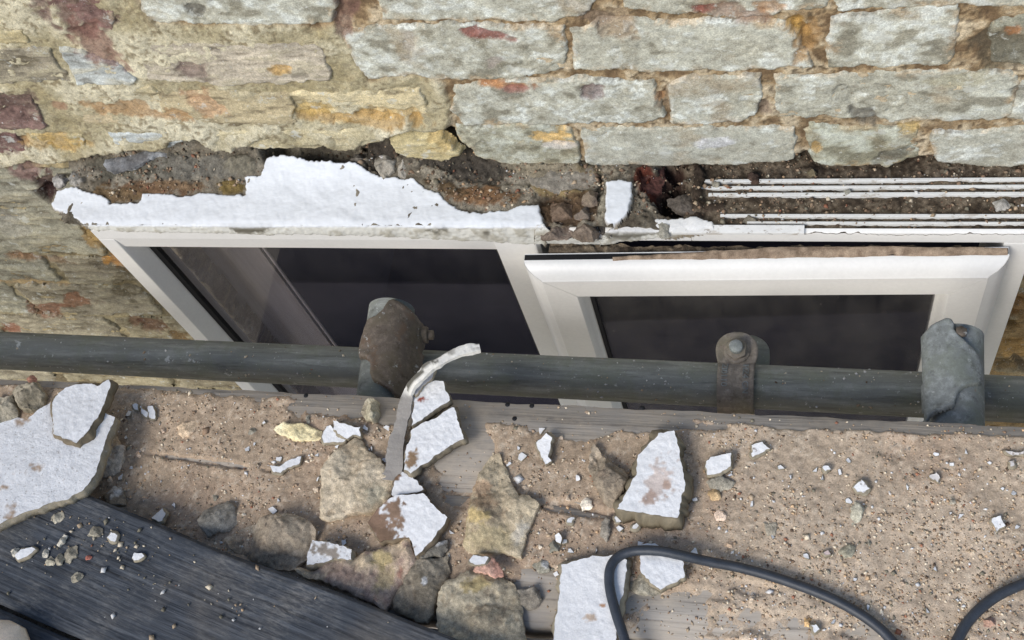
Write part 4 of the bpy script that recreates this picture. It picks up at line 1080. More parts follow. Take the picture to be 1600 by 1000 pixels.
def slab(pxpoly, z0, t, label, topfn, side=lin(150, 140, 120), tilt=(0, 0), rough=.0012, skirt=.003, seed=1, name='render_slab', cat='render slab', group=None, mat='render_paint', bump=.0005):
    zt = z0 + t
    ext = np.ptp(onZ(pxpoly, zt)[:, :2], axis=0).max()
    B, N = boundary(pxpoly, zt, rough, seed, float(np.clip(ext / 40, .0010, .0022)))
    c = B.mean(0); n = len(B)
    def zz(P): return zt + (P - c) @ np.asarray(tilt)
    q = p3(B[:, 0], B[:, 1], seed); nb = fbm(q, 110, 3, seed + 4)
    out = skirt * (.5 + .5 * nb)
    rings, cols = [], []
    sc = np.asarray(side)
    for kk, (off, dz) in enumerate(((out * 1.0, -1.0), (out * .85 + .0006 * nb, -.5), (out * .25, -.10), (np.zeros(n), -.02))):
        P = B + N * off[:, None]
        z = zz(B) + dz * t
        if kk == 0 and not any(tilt): z = np.clip(z, z0 - .002, z0 + .001)
        rings.append(np.concatenate([P, z[:, None]], 1)); cols.append(sc * (1 + .35 * fbm(p3(P[:, 0], P[:, 1], kk), 200, 3, seed + kk))[:, None])
    T2, tri = fill(B, gsize(B), seed)
    q = p3(T2[:, 0], T2[:, 1], seed); a = fbm(q, 60, 3, seed + 8); b = fbm(q, 300, 2, seed + 9)
    top = np.concatenate([T2, (zz(T2) + bump * (a + .6 * b))[:, None]], 1)
    R = len(rings)
    V = np.concatenate(rings + [top]); colr = np.concatenate(cols + [topfn(top, B, 0, seed)])
    k = np.arange(n); k2 = (k + 1) % n
    fs = np.concatenate([np.stack([r * n + k, r * n + k2, (r + 1) * n + k2, (r + 1) * n + k], 1) for r in range(R - 1)])
    o = mk(name, V, [fs, tri + R * n, np.array([list(range(n))[::-1]])], M[mat], None, colr, origin=(c[0], c[1], z0))
    return tag(o, label, cat, group)
def white_top(dirt=0.0, speck=0.0, edge=0.0, base=(.78, .775, .76)):
    def fn(P, B, s, seed):
        q = p3(P[:, 0], P[:, 1], seed)
        a = fbm(q, 40, 4, seed + 20); b = fbm(q, 200, 3, seed + 21); d = fbm(q, 420, 2, seed + 22)
        col = np.asarray(base) * (1 + .03 * a + .03 * b)[:, None]
        if dirt: col = mix(col, lin(170, 146, 122), ss(.55 - dirt, .95 - dirt, a + .45 * b))
        if speck: col = mix(col, lin(120, 104, 90), ss(.62 - speck * .4, .80 - speck * .4, d) * .8)
        return col
    return fn
def px_top(base_fn, marks):
    def fn(P, B, s, seed):
        col = base_fn(P, B, s, seed).copy(); px = proj(P)
        q = p3(P[:, 0], P[:, 1], seed); b = fbm(q, 130, 3, seed + 40)
        for (mx, my, rx, ry, rot, c) in marks:
            dq = px - [mx, my]; t = math.radians(rot)
            x = (dq[:, 0] * math.cos(t) + dq[:, 1] * math.sin(t)) / rx; y = (-dq[:, 0] * math.sin(t) + dq[:, 1] * math.cos(t)) / ry
            col = mix(col, np.asarray(c) * (1 + .2 * b)[:, None], ss(1.25, .75, np.sqrt(x * x + y * y) + .45 * b + .55 * fbm(q, 330, 2, seed + 44)))
        return col
    return fn
def rock(pxpoly, z0, hgt, label, cols, seed, facets=7, name='rubble_stone', cat='stone', group=None, rough=.0016, marks=(), flat=.5, sp=.0026, tilt=(0, 0), bright=1.6, grey=.2):
    r_ = np.random.default_rng(seed)
    ext = np.ptp(onZ(pxpoly, z0)[:, :2], axis=0).max()
    B, N = boundary(pxpoly, z0 + hgt * .45, rough, seed, float(np.clip(ext / 34, .0010, .0024)))
    n = len(B); c = B.mean(0); rad = np.sqrt(((B - c) ** 2).sum(1)).mean()
    pl = []
    for k in range(facets):
        az = r_.uniform(0, 2 * np.pi); sl = r_.uniform(.25, 1.0) * (1 - flat * .6); pl.append((np.array([math.cos(az), math.sin(az)]) * sl, r_.uniform(.60, .98)))
    T2, tri = fill(B, gsize(B), seed)
    def height(P, d):
        u = (P - c) / rad
        h = np.full(len(P), 1.0)
        for g, o in pl: h = np.minimum(h, o + u @ g)
        e = np.clip(d / (.13 * rad), 0, 1)
        prof = .80 + .20 * (1 - (1 - e) ** 2.4)
        q = p3(P[:, 0], P[:, 1], seed)
        f = fbm(q, 55, 4, seed + 2); st = np.floor(f * 3.0) / 3.0 + .33 * ss(.55, 1.0, (f * 3.0) % 1.0)
        return np.maximum(hgt * (h * prof), hgt * .18) + hgt * (.05 * f + .17 * st) + .0006 * fbm(q, 280, 3, seed + 3) + (P - c) @ np.asarray(tilt)
    q = p3(B[:, 0], B[:, 1], seed); nb = fbm(q, 80, 3, seed + 5)
    zr = height(B, np.zeros(n))
    rings = [np.concatenate([B - N * (.001 + .0015 * nb[:, None]), np.full((n, 1), z0 - .001)], 1),
             np.concatenate([B + N * (.0004 + .0008 * nb[:, None]), (z0 + zr * .55)[:, None]], 1),
             np.concatenate([B, (z0 + zr)[:, None]], 1)]
    top = np.concatenate([T2, (z0 + height(T2, np.maximum(0, sdpoly(T2, B))))[:, None]], 1)
    V = np.concatenate(rings + [top])
    q = V.copy(); q[:, 2] *= 1.5
    a = fbm(q + seed, 35, 4, seed + 11); b = fbm(q, 120, 4, seed + 12); d = fbm(q, 400, 2, seed + 13)
    c0, c1, c2 = [np.asarray(x) * bright for x in cols]
    c0, c1, c2 = [x * (1 - grey) + x.mean() * grey for x in (c0, c1, c2)]
    col = mix(c0, c1, ss(-.35, .45, a + .25 * b)); col = mix(col, c2, ss(.2, .7, b - .3 * a) * .8)
    col = col * (1 + .14 * d + .1 * b)[:, None]
    px = proj(V)
    for (mx, my, rx, ry, rot, cc) in marks:
        dq = px - [mx, my]; t = math.radians(rot)
        x = (dq[:, 0] * math.cos(t) + dq[:, 1] * math.sin(t)) / rx; y = (-dq[:, 0] * math.sin(t) + dq[:, 1] * math.cos(t)) / ry
        col = mix(col, np.asarray(cc) * (1 + .15 * d)[:, None], ss(1.2, .65, np.sqrt(x * x + y * y) + .45 * b + .35 * d) * .62)
    k = np.arange(n); k2 = (k + 1) % n
    R = len(rings)
    fs = np.concatenate([np.stack([r * n + k, r * n + k2, (r + 1) * n + k2, (r + 1) * n + k], 1) for r in range(R - 1)])
    o = mk(name, V, [fs, tri + R * n, np.array([list(range(n))[::-1]])], M['rock'], None, col, origin=(c[0], c[1], z0))
    o.data.set_sharp_from_angle(angle=math.radians(34))
    return tag(o, label, cat, group)

A = lambda pts: zo(0, 560, 2.2727, pts)
B2 = lambda pts: zo(400, 520, 3.846, pts)
C3 = lambda pts: zo(400, 750, 4, pts)
D4 = lambda pts: zo(700, 620, 2.631, pts)
E5 = lambda pts: zo(1100, 620, 2.632, pts)
SZ = BZ + .003
PZ = BZ + .036
GREY_ST = (lin(120, 112, 94), lin(142, 134, 114), lin(100, 92, 78))
TAN_ST = (lin(150, 134, 104), lin(172, 156, 122), lin(126, 106, 80))
YEL_ST = (lin(178, 160, 116), lin(196, 184, 148), lin(150, 128, 88))
DK_ST = (lin(92, 82, 68), lin(112, 102, 86), lin(72, 62, 52))

# ---- left group
slab(A([(-40, 255), (0, 234), (60, 207), (92, 212), (125, 175), (160, 150), (190, 122), (205, 122), (385, 192), (381, 215), (362, 270), (346, 330), (332, 395), (312, 438), (292, 462), (240, 498), (180, 518), (120, 548), (60, 578), (0, 612), (-40, 635)]), PZ + .001, .010,
     'largest white slab, dusty and speckled, reaching off the left edge', white_top(.10, 0), mat='render_dirty', seed=11, tilt=(-.10, -.13), rough=.0010)
slab(A([(376, 66), (379, 90), (366, 150), (346, 200), (312, 262), (277, 303), (236, 292), (196, 278), (193, 200), (191, 160), (206, 125), (230, 105), (260, 95), (320, 82), (338, 92)]), PZ + .0005, .0085,
     'pointed white slab resting on top of the largest slab', white_top(), seed=12, tilt=(-.10, -.12), side=lin(116, 104, 84), skirt=.006)
rock(A([(376, 255), (402, 262), (437, 320), (412, 395), (372, 412), (337, 415), (347, 360), (366, 290)]), SZ, .016, 'tan stone with a pale face tucked against right side of largest slab', (lin(140, 122, 98), lin(166, 150, 128), lin(120, 102, 82)), 13, marks=((165, 700, 12, 26, 12, lin(206, 204, 198)),))
rock(A([(362, 492), (372, 470), (395, 450), (425, 452), (438, 480), (440, 515), (415, 522), (385, 512)]), SZ, .012, 'small brown stone with white painted tip above the black plank corner', DK_ST, 14, marks=((179, 764, 11, 12, 0, (.78, .78, .76)),))
slab(A([(572, 523), (586, 550), (581, 580), (560, 577), (540, 567), (556, 545)]), SZ + .002, .004, 'white triangular chip standing at the black plank edge', white_top(), seed=15, name='paint_chip', cat='paint chip', tilt=(.1, -.4))
rock(A([(-30, 130), (0, 128), (30, 120), (48, 150), (54, 185), (40, 215), (10, 228), (-30, 225)]), SZ, .024, 'rounded grey stone cut by the left edge of the photo', GREY_ST, 16)
rock(A([(28, 112), (60, 95), (130, 93), (150, 122), (147, 150), (130, 172), (92, 186), (66, 172), (45, 140)]), SZ, .024, 'squarish grey stone between left edge stone and pointed white slab', (lin(112, 104, 84), lin(138, 128, 106), lin(96, 88, 72)), 17)
rock(A([(95, 72), (112, 62), (125, 70), (118, 82), (98, 82)]), SZ, .006, 'small reddish brown pebble above the squarish grey stone', (lin(140, 96, 74),) * 3, 18, cat='pebble')
for k, pts in enumerate(([(470, 165), (480, 158), (492, 164), (490, 184), (474, 182)], [(496, 168), (505, 172), (523, 195), (520, 206), (502, 194)], [(527, 172), (542, 172), (551, 195), (548, 213), (530, 205)])):
    slab(A(pts), SZ + .001, .003, ['left of three small white flakes in a row under the tube', 'middle of three small white flakes in a row under the tube', 'right of three small white flakes in a row under the tube'][k], white_top(), seed=19 + k, name='paint_chip', cat='paint chip', group='white flakes in a row under the tube', tilt=(.1, .15))
rock(A([(628, 240), (650, 225), (690, 217), (700, 232), (692, 255), (672, 274), (645, 276), (632, 262)]), SZ, .008, 'flat tan flake of stone among dust near board edge', (lin(182, 156, 122), lin(196, 172, 140), lin(160, 132, 100)), 23, flat=.9, cat='stone flake')
rock(A([(705, 590), (712, 560), (722, 538), (765, 507), (800, 501), (828, 520), (826, 570), (805, 605), (760, 620), (730, 627)]), SZ, .019, 'rounded grey stone lying above the large brown lump at plank edge', (lin(116, 110, 98), lin(128, 122, 110), lin(104, 98, 86)), 24, flat=.3)
rock([(343, 838), (365, 824), (392, 812), (425, 803), (437, 800), (462, 803), (482, 812), (489, 825), (487, 850), (480, 868), (464, 878), (445, 888), (420, 884), (385, 868), (360, 856)], SZ, .030, 'large brown lump of mortar against the black plank', (lin(126, 112, 92), lin(148, 134, 112), lin(104, 90, 72)), 25, facets=9, flat=.3)
# ---- middle group
rock(B2([(85, 572), (110, 552), (150, 544), (220, 543), (300, 552), (345, 568), (400, 585), (415, 610), (370, 640), (300, 642), (220, 630), (130, 600)]), SZ, .009, 'flat yellowish flake with grey rim beside the white chips', (lin(196, 180, 130), lin(206, 194, 152), lin(176, 158, 110)), 31, flat=.9, cat='stone flake', marks=((502, 680, 14, 8, 0, lin(128, 116, 98)),))
slab(B2([(462, 524), (540, 553), (628, 572), (626, 622), (580, 612), (545, 635), (502, 612), (464, 582)]), SZ + .004, .005, 'white chip lapping over its neighbour behind the triangular rock', white_top(), seed=32, name='paint_chip', cat='paint chip', tilt=(.1, .1))
slab(B2([(394, 622), (424, 562), (450, 558), (470, 594), (505, 618), (532, 640), (520, 652), (408, 655)]), SZ + .001, .004, 'white notched chip left of the lapping white chip', white_top(), seed=33, name='paint_chip', cat='paint chip', tilt=(.0, .15))
rock(B2([(633, 472), (655, 412), (695, 388), (737, 420), (742, 480), (702, 532), (660, 502)]), BZ, .017, 'small angular stone on bare wood at board edge', (lin(146, 136, 108), lin(168, 158, 130), lin(122, 110, 88)), 34, flat=.0, facets=6)
slab(B2([(80, 800), (140, 798), (200, 768), (266, 748), (252, 785), (192, 812), (150, 842), (100, 836)]), SZ + .001, .003, 'thin white sliver of render on the dusty board', white_top(), seed=35, name='paint_chip', cat='paint chip')
rock([(553, 682), (563, 685), (574, 702), (592, 715), (601, 733), (612, 752), (609, 772), (598, 787), (585, 797), (550, 804), (510, 811), (499, 806), (499, 785), (502, 750), (503, 735), (515, 715), (530, 700), (541, 690)], SZ, .017, 'big tan triangular rock in front of the peeled strip', (lin(152, 136, 108), lin(170, 154, 126), lin(134, 116, 90)), 36, flat=.95, facets=5, rough=.0012, marks=((588, 775, 18, 16, -40, lin(184, 176, 152)),), tilt=(.01, -.02))
# peeled sealant strip: lies along the slabs and curls up over the tube
def strip():
    pts = [((611, 752), .010), ((615, 728), .012), ((621, 694), .014), ((629, 652), .017), ((637, 615), .022), ((641, 606), .028), ((652, 592), .038), ((672, 574), .045), ((692, 562), .048), ((722, 549), .048), ((751, 543), .045)]
    K = np.array([onZ([p], BZ + h)[0] for p, h in pts])
    t_ = np.concatenate([[0], np.cumsum(np.linalg.norm(np.diff(K, axis=0), axis=1))]); n = 260
    u = np.linspace(0, t_[-1], n); P = np.stack([np.interp(u, t_, K[:, k]) for k in range(3)], 1)
    ker = np.ones(9) / 9; pad = np.concatenate([np.repeat(P[:1], 4, 0), P, np.repeat(P[-1:], 4, 0)])
    P = np.stack([np.convolve(pad[:, k], ker, 'valid') for k in range(3)], 1)
    s = np.linspace(0, 1, n)
    w = np.interp(s, [0, .15, .42, .52, .7, 1], [.0088, .0080, .0070, .0050, .0044, .0040])
    th = np.interp(s, [0, .45, .55, 1], [.0012, .0014, .0022, .0026])
    t = np.gradient(P, axis=0); t /= np.linalg.norm(t, axis=1)[:, None]
    side = np.cross(t, [0, 0, 1.0]); side /= np.linalg.norm(side, axis=1)[:, None]; up = np.cross(side, t)
    prof = [(-1, -1), (-1.0, .9), (-.55, 1.1), (0, 1.0), (.55, 1.1), (1.0, .9), (1, -1)]
    V, col = [], []
    for k, (a, b) in enumerate(prof):
        q = p3(s, a * .03, k * .01); e = fbm(p3(s, np.sign(a) * 3.0, 0), 13, 4, 4000); f = fbm(q, 20, 4, 4006)
        V.append(P + side * (a * w * (1 + .30 * e))[:, None] + up * (b * th * (1 + .5 * f) + .0006 * e)[:, None])
        g = mix(lin(150, 144, 136), lin(222, 218, 208), ss(.44, .52, s))
        mould = ss(-.15, .3, f + .8 * np.exp(-((s - .60) / .07) ** 2)) * ss(.40, .48, s) * ss(.95, .78, s) * (1 if a < .2 else .1)
        col.append(mix(g, lin(64, 60, 48), mould * .9) * (1 + .12 * f)[:, None])
    m = len(prof); V = np.stack(V, 1).reshape(-1, 3); col = np.stack(col, 1).reshape(-1, 3)
    i = np.arange(n - 1) * m
    fs = [np.stack([i + k, i + (k + 1) % m, i + m + (k + 1) % m, i + m + k], 1) for k in range(m)]
    o = mk('sealant_strip', V, [np.concatenate(fs), np.array([list(range(m))]), np.array([list(range((n - 1) * m, n * m))[::-1]])], M['render_paint'], None, col, origin=P[0])
    import bmesh
    bm = bmesh.new(); bm.from_mesh(o.data); bmesh.ops.recalc_face_normals(bm, faces=bm.faces); bm.to_mesh(o.data); bm.free()
    o.data.set_sharp_from_angle(angle=math.radians(40))
    tag(o, 'peeled grey white sealant strip curling up over the tube', 'sealant strip')
strip()
slab(B2([(1080, 212), (1072, 240), (1055, 268), (1010, 312), (985, 345), (952, 372), (935, 345), (945, 315), (985, 280), (1045, 235)]), BZ + .022, .0025, 'thin pale triangular flap clinging under the curled strip', white_top(base=(.50, .48, .47)), seed=37, name='paint_chip', cat='paint chip', tilt=(-.1, .3))
slab(B2([(950, 388), (1000, 345), (1030, 297), (1080, 290), (1125, 295), (1140, 350), (1167, 405), (1110, 438), (1050, 478), (990, 530), (935, 560), (945, 450)]), SZ + .008, .008, 'upper white slab beside the strip, with a red chip', px_top(white_top(), ((660, 623, 6, 4, 0, lin(150, 78, 60)),)), seed=38, side=lin(120, 112, 96), skirt=.002)
slab(B2([(932, 588), (990, 550), (1060, 520), (1120, 482), (1165, 447), (1190, 450), (1210, 510), (1227, 580), (1247, 637), (1170, 675), (1080, 735), (1010, 790), (930, 847), (886, 825), (900, 720), (918, 640)]), SZ + .007, .008, 'middle white slab beside the strip, with a brown bare spot', px_top(white_top(), ((643, 718, 7, 13, 25, lin(150, 124, 96)),)), seed=39, side=lin(128, 118, 100), skirt=.004)
slab(B2([(880, 838), (940, 870), (1010, 940), (950, 966), (880, 972), (818, 978), (815, 930), (840, 870)]), SZ + .004, .006, 'small white slab below the strip, above a thin crack', px_top(white_top(), ((616, 746, 8, 14, 30, lin(124, 98, 76)),)), seed=40, side=lin(110, 98, 82))
slab(C3([(868, 96), (960, 90), (1055, 85), (1100, 150), (1140, 190), (1200, 237), (1160, 300), (1100, 382), (1040, 450), (1000, 475), (980, 400), (958, 357), (880, 362), (770, 392), (730, 322), (693, 262), (750, 182), (815, 128)]), SZ + .006, .009, 'white slab whose left half is bare brown render', px_top(white_top(), ((585, 820, 34, 44, -28, lin(138, 112, 92)), (600, 845, 30, 22, 0, lin(128, 104, 84)), (612, 800, 14, 30, -22, lin(140, 116, 96)))), seed=41, side=lin(128, 114, 94), tilt=(.05, .0))
slab(C3([(355, 378), (450, 385), (530, 410), (602, 432), (596, 498), (500, 492), (400, 512), (320, 530), (330, 450)]), SZ + .006, .010, 'small white slab caked with grey dirt above the patchy rock', px_top(white_top(.05, 0), ((512, 862, 20, 9, 5, lin(150, 140, 128)),)), mat='render_dirty', seed=42)
rock(C3([(234, 552), (330, 528), (500, 500), (620, 490), (680, 428), (722, 440), (830, 390), (958, 355), (982, 430), (1002, 522), (942, 602), (872, 692), (802, 802), (710, 772), (600, 712), (450, 652), (300, 602)]), SZ, .022, 'patchy purple and yellow rock lying along the black plank', (lin(142, 122, 104), lin(168, 148, 116), lin(122, 98, 86)), 43, flat=.8, facets=6, marks=((596, 872, 20, 14, 60, lin(196, 176, 118)), (600, 905, 14, 26, 30, lin(180, 162, 120)), (625, 895, 5, 12, 10, lin(136, 84, 70)), (520, 890, 50, 14, 12, lin(138, 118, 108))))
rock(C3([(1005, 492), (1100, 490), (1190, 468), (1198, 560), (1182, 640), (1132, 740), (1072, 902), (960, 862), (842, 812), (882, 690), (950, 590)]), SZ, .017, 'dark grey rock between patchy rock and big bottom rock', (lin(106, 96, 78), lin(120, 110, 92), lin(88, 78, 64)), 44, flat=.8, marks=((664, 907, 4, 6, 20, (.75, .75, .74)),))
rock(C3([(1008, 490), (1060, 430), (1110, 402), (1187, 380), (1192, 430), (1150, 470), (1062, 492)]), SZ, .012, 'small grey stone with white tip right of the half bare slab', (lin(96, 90, 78), lin(110, 104, 92), lin(84, 78, 68)), 45, marks=((690, 848, 12, 5, -20, (.72, .72, .7)),))
rock([(684, 990), (684, 925), (700, 906), (715, 900), (718, 893), (733, 888), (760, 894), (783, 897), (800, 910), (809, 930), (815, 955), (822, 1005), (820, 1030), (684, 1030)], SZ, .022, 'big grey brown rock at the bottom between plank and tile gap', (lin(136, 124, 100), lin(154, 142, 116), lin(118, 104, 82)), 46, flat=.9, facets=5, marks=((745, 912, 24, 12, -10, lin(170, 150, 96)),))
slab(D4([(84, 670), (105, 648), (165, 660), (150, 685), (110, 692)]), SZ + .014, .004, 'white chip on top of the big bottom rock', white_top(), seed=47, name='paint_chip', cat='paint chip')
rock(D4([(98, 712), (112, 690), (178, 658), (208, 680), (222, 730), (160, 728), (120, 722)]), SZ + .010, .012, 'red brick fragment perched on the big bottom rock', (lin(156, 112, 92), lin(170, 130, 108), lin(132, 88, 74)), 48, name='brick_fragment', cat='brick fragment')
rock(D4([(170, 238), (205, 225), (226, 280), (262, 350), (291, 407), (330, 400), (367, 440), (352, 500), (322, 560), (297, 657), (200, 642), (100, 642), (58, 602), (75, 500), (90, 420), (102, 380), (130, 300)]), SZ, .020, 'tall two toned rock left of board crack', (lin(142, 126, 98), lin(160, 144, 114), lin(122, 104, 80)), 49, flat=.85, facets=7, marks=((745, 805, 24, 12, 10, lin(204, 178, 116)), (760, 842, 48, 22, 4, lin(182, 166, 128)), (750, 760, 18, 14, 0, lin(174, 140, 110)), (760, 785, 20, 12, 0, lin(132, 108, 84)), (812, 832, 10, 22, 20, lin(196, 190, 176))))
# ---- right group
slab(D4([(364, 187), (405, 152), (428, 170), (421, 215), (411, 248), (428, 265), (400, 277), (376, 232)]), SZ + .002, .005, 'small upright white chip alone right of the tall rock', white_top(), seed=51, name='paint_chip', cat='paint chip', tilt=(.2, .1))
rock(D4([(595, 180), (632, 230), (682, 268), (747, 312), (722, 372), (682, 442), (650, 442), (610, 380), (580, 292), (574, 240)]), SZ, .024, 'dark angular stone touching the pointed white slab on the right', (lin(122, 108, 88), lin(150, 134, 110), lin(98, 84, 68)), 52, flat=.0, facets=6)
rock(D4([(866, 148), (945, 132), (975, 190), (1002, 290), (1002, 400), (992, 500), (940, 525), (882, 537), (800, 510), (694, 464), (732, 390), (772, 320), (782, 240), (832, 190)]), SZ, .012, 'grey backing under the large pointed white slab', (lin(118, 108, 90), lin(134, 124, 104), lin(100, 90, 74)), 53, flat=1.0, facets=1, name='render_fragment', cat='render fragment') if False else None
slab(D4([(866, 150), (930, 138), (941, 180), (966, 290), (972, 380), (941, 495), (870, 490), (790, 472), (696, 460), (732, 390), (772, 320), (782, 240), (832, 190)]), SZ + .002, .018, 'large pointed white slab with pink dirt patch on the right', px_top(white_top(), ((1030, 752, 20, 30, 30, lin(206, 192, 182)), (1015, 775, 9, 9, 0, lin(184, 162, 148)), (1042, 762, 6, 11, 0, lin(180, 156, 140)))), seed=54, skirt=.013, side=lin(124, 114, 94), rough=.0012)
slab(D4([(465, 690), (560, 660), (690, 648), (737, 670), (722, 780), (700, 900), (688, 1000), (672, 1060), (428, 1060), (436, 1000), (446, 900), (464, 800)]), SZ + .002, .010, 'tall rectangular white slab with cable loop crossing it', px_top(white_top(), ((921, 965, 10, 6, 0, lin(190, 170, 150)), (942, 947, 3, 3, 0, lin(190, 150, 120)))), seed=55, skirt=.005)
slab(D4([(792, 612), (850, 603), (885, 620), (967, 680), (967, 740), (872, 797), (812, 742), (796, 715)]), SZ + .004, .009, 'white chip slab just under the cable, right of rectangular slab', white_top(), seed=56, skirt=.002)
rock(D4([(745, 770), (797, 722), (830, 758), (874, 797), (832, 817), (772, 802)]), SZ, .012, 'grey stone under white chip slab next to cable', GREY_ST, 57)
rock(D4([(284, 790), (362, 783), (387, 830), (342, 877), (298, 852)]), SZ - .001, .010, 'flat grey stone in the gap left of rectangular slab', (lin(112, 104, 90), lin(126, 118, 104), lin(98, 90, 78)), 58, flat=.9)
rock(D4([(412, 605), (435, 585), (462, 605), (455, 635), (420, 638)]), SZ, .009, 'small grey stone above the rectangular slab', (lin(120, 116, 100),) * 3, 59, cat='pebble')
rock(D4([(350, 690), (380, 665), (408, 672), (412, 712), (372, 722)]), SZ, .007, 'small grey stone with a white corner left of the rectangular slab', (lin(128, 122, 104),) * 3, 60, marks=((852, 880, 6, 9, 0, (.75, .75, .73)),), cat='pebble')
slab(D4([(440, 568), (455, 562), (467, 580), (462, 602), (445, 590)]), SZ + .004, .003, 'white curl of paint above the rectangular slab', white_top(), seed=61, name='paint_chip', cat='paint chip', tilt=(.4, .2))
rock(D4([(1062, 350), (1120, 328), (1184, 345), (1160, 372), (1120, 388), (1075, 378)]), SZ, .007, 'flat grey flake right below the grey bottomed white chip', (lin(134, 126, 108),) * 3, 62, flat=.9, cat='stone flake')
slab(D4([(1064, 267), (1100, 245), (1162, 235), (1160, 285), (1110, 308), (1068, 315)]), SZ + .003, .006, 'white chip with grey broken edge right of the pointed slab', white_top(), seed=63, name='paint_chip', cat='paint chip', skirt=.004, tilt=(0, .2))
rock(D4([(1070, 395), (1090, 378), (1110, 390), (1108, 415), (1082, 418)]), SZ, .008, 'yellow brown pebble under the flat grey flake', (lin(172, 142, 96),) * 3, 64, cat='pebble')
rock(D4([(1100, 480), (1115, 470), (1140, 490), (1135, 507), (1105, 505)]), SZ, .005, 'pale tan pebble right of pointed slab base', (lin(196, 170, 144),) * 3, 65, cat='pebble')
rock(D4([(625, 510), (650, 490), (672, 500), (668, 545), (650, 590), (632, 570)]), SZ, .007, 'grey sliver of stone over the board crack', (lin(122, 114, 100),) * 3, 66, flat=.8, cat='stone flake')
rock(D4([(545, 440), (565, 420), (585, 428), (580, 455), (550, 468)]), SZ, .006, 'cream pebble beside the board crack', (lin(206, 192, 168),) * 3, 67, cat='pebble')
slab(D4([(480, 512), (505, 490), (522, 498), (508, 522), (490, 520)]), SZ + .001, .002, 'little white flake just below the board crack', white_top(), seed=68, name='paint_chip', cat='paint chip')
slab(D4([(758, 540), (790, 505), (804, 510), (775, 538)]), SZ + .001, .002, 'white splinter under the pointed slab base', white_top(), seed=69, name='paint_chip', cat='paint chip')
slab(D4([(685, 495), (697, 490), (710, 512), (688, 520)]), SZ + .001, .002, 'white speck flake left of the splinter', white_top(), seed=70, name='paint_chip', cat='paint chip')
slab(D4([(1000, 645), (1005, 615), (1020, 618), (1027, 650)]), SZ + .001, .004, 'little white pointed chip behind the cable', white_top(), seed=71, name='paint_chip', cat='paint chip')
for k, (pts, lab) in enumerate((
  ([(190, 195), (240, 185), (272, 213), (240, 230), (200, 246)], 'white flake with ragged edge right of the grey bottomed chip'),
  ([(610, 370), (648, 335), (687, 377), (655, 397), (630, 392)], 'white star shaped flake alone in the sand below third coupler'),
  ([(1185, 502), (1220, 490), (1237, 530), (1202, 557)], 'white square flake near right edge, in the open sand'),
  ([(925, 325), (955, 305), (976, 332), (966, 353), (940, 345)], 'pale pinkish flake below the grey coupler flap'),
  ([(488, 290), (510, 282), (522, 298), (500, 308)], 'tiny white square flake in sand below the strap coupler'),
  ([(1240, 222), (1280, 228), (1320, 214), (1320, 240), (1270, 243)], 'curled pale flake at the right edge below the tube'),
  ([(1253, 265), (1275, 262), (1278, 282), (1260, 286)], 'white pebble like flake next to the curled pale flake'),
  ([(440, 940), (460, 935), (475, 955), (455, 968)], 'white flake on bare wood below the cable'))):
    slab(E5(pts), SZ + .001, .003, lab, white_top(.0, .15, base=(.66, .62, .58) if 'pale' in lab else (.8, .8, .79)), seed=80 + k, name='paint_chip', cat='paint chip', tilt=(.05, .12))
rock(E5([(598, 495), (605, 455), (622, 430), (657, 458), (650, 490), (640, 505), (610, 522)]), SZ, .006, 'grey green flat stone flake in the middle of the right sand', (lin(146, 140, 118), lin(160, 154, 132), lin(130, 124, 104)), 91, flat=.9, cat='stone flake')
rock(E5([(244, 517), (296, 512), (298, 572), (262, 570)]), SZ, .004, 'square grey flake half sunk in sand above the cable', (lin(140, 130, 110),) * 3, 92, flat=.9, cat='stone flake')
rock(E5([(556, 632), (600, 605), (622, 612), (618, 652), (578, 662)]), SZ, .007, 'grey stone flake with pink chip beside it above the cable', (lin(134, 128, 106),) * 3, 93, flat=.8, cat='stone flake')
slab(E5([(485, 640), (510, 632), (522, 645), (500, 655)]), SZ + .001, .004, 'pale pink chip beside a grey stone flake', white_top(base=(.62, .50, .46)), seed=94, name='paint_chip', cat='paint chip')
rock(E5([(414, 907), (440, 905), (437, 946), (413, 942)]), SZ, .006, 'ochre brick crumb on bare wood below the cable', (lin(184, 146, 90),) * 3, 95, name='brick_fragment', cat='brick fragment')
rock(E5([(1152, 915), (1175, 900), (1200, 908), (1203, 935), (1180, 945), (1155, 938)]), SZ, .010, 'reddish brown pebble below the cable at bottom right', (lin(150, 116, 96),) * 3, 96, cat='pebble', flat=.2)
rock(E5([(1012, 410), (1030, 405), (1030, 432), (1015, 438)]), SZ, .005, 'grey chip half buried in sand right of the star flake', (lin(146, 136, 116),) * 3, 97, cat='stone flake')

# ---- stones lodged in the bed above the window
def bedstone(pts, zref, h, label, cols, seed, **kw): return rock(pts, zref, h, label, cols, seed, sp=.0018, **{'bright': 1.0, 'grey': .4, **kw})
Z2 = lambda pts: zo(340, 190, 4.2105, pts)
bedstone(Z2([(1035, 230), (1060, 200), (1105, 178), (1160, 205), (1188, 245), (1170, 270), (1160, 320), (1085, 360), (1050, 330), (1034, 280)]), .018, .018, 'left of two pale crumbly stones lodged above white ledge', (lin(164, 152, 128), lin(180, 170, 148), lin(146, 134, 112)), 120, facets=5, flat=0)
bedstone(Z2([(1160, 270), (1200, 225), (1250, 220), (1285, 250), (1308, 310), (1290, 350), (1240, 366), (1180, 355), (1165, 310)]), .015, .018, 'right of two pale crumbly stones lodged above white ledge', (lin(162, 152, 130), lin(178, 168, 146), lin(146, 134, 114)), 121, facets=5, flat=0)
bedstone(Z2([(1310, 268), (1340, 248), (1368, 270), (1365, 298), (1318, 296)]), .014, .010, 'small brown stone right of the two pale stones', DK_ST, 122)
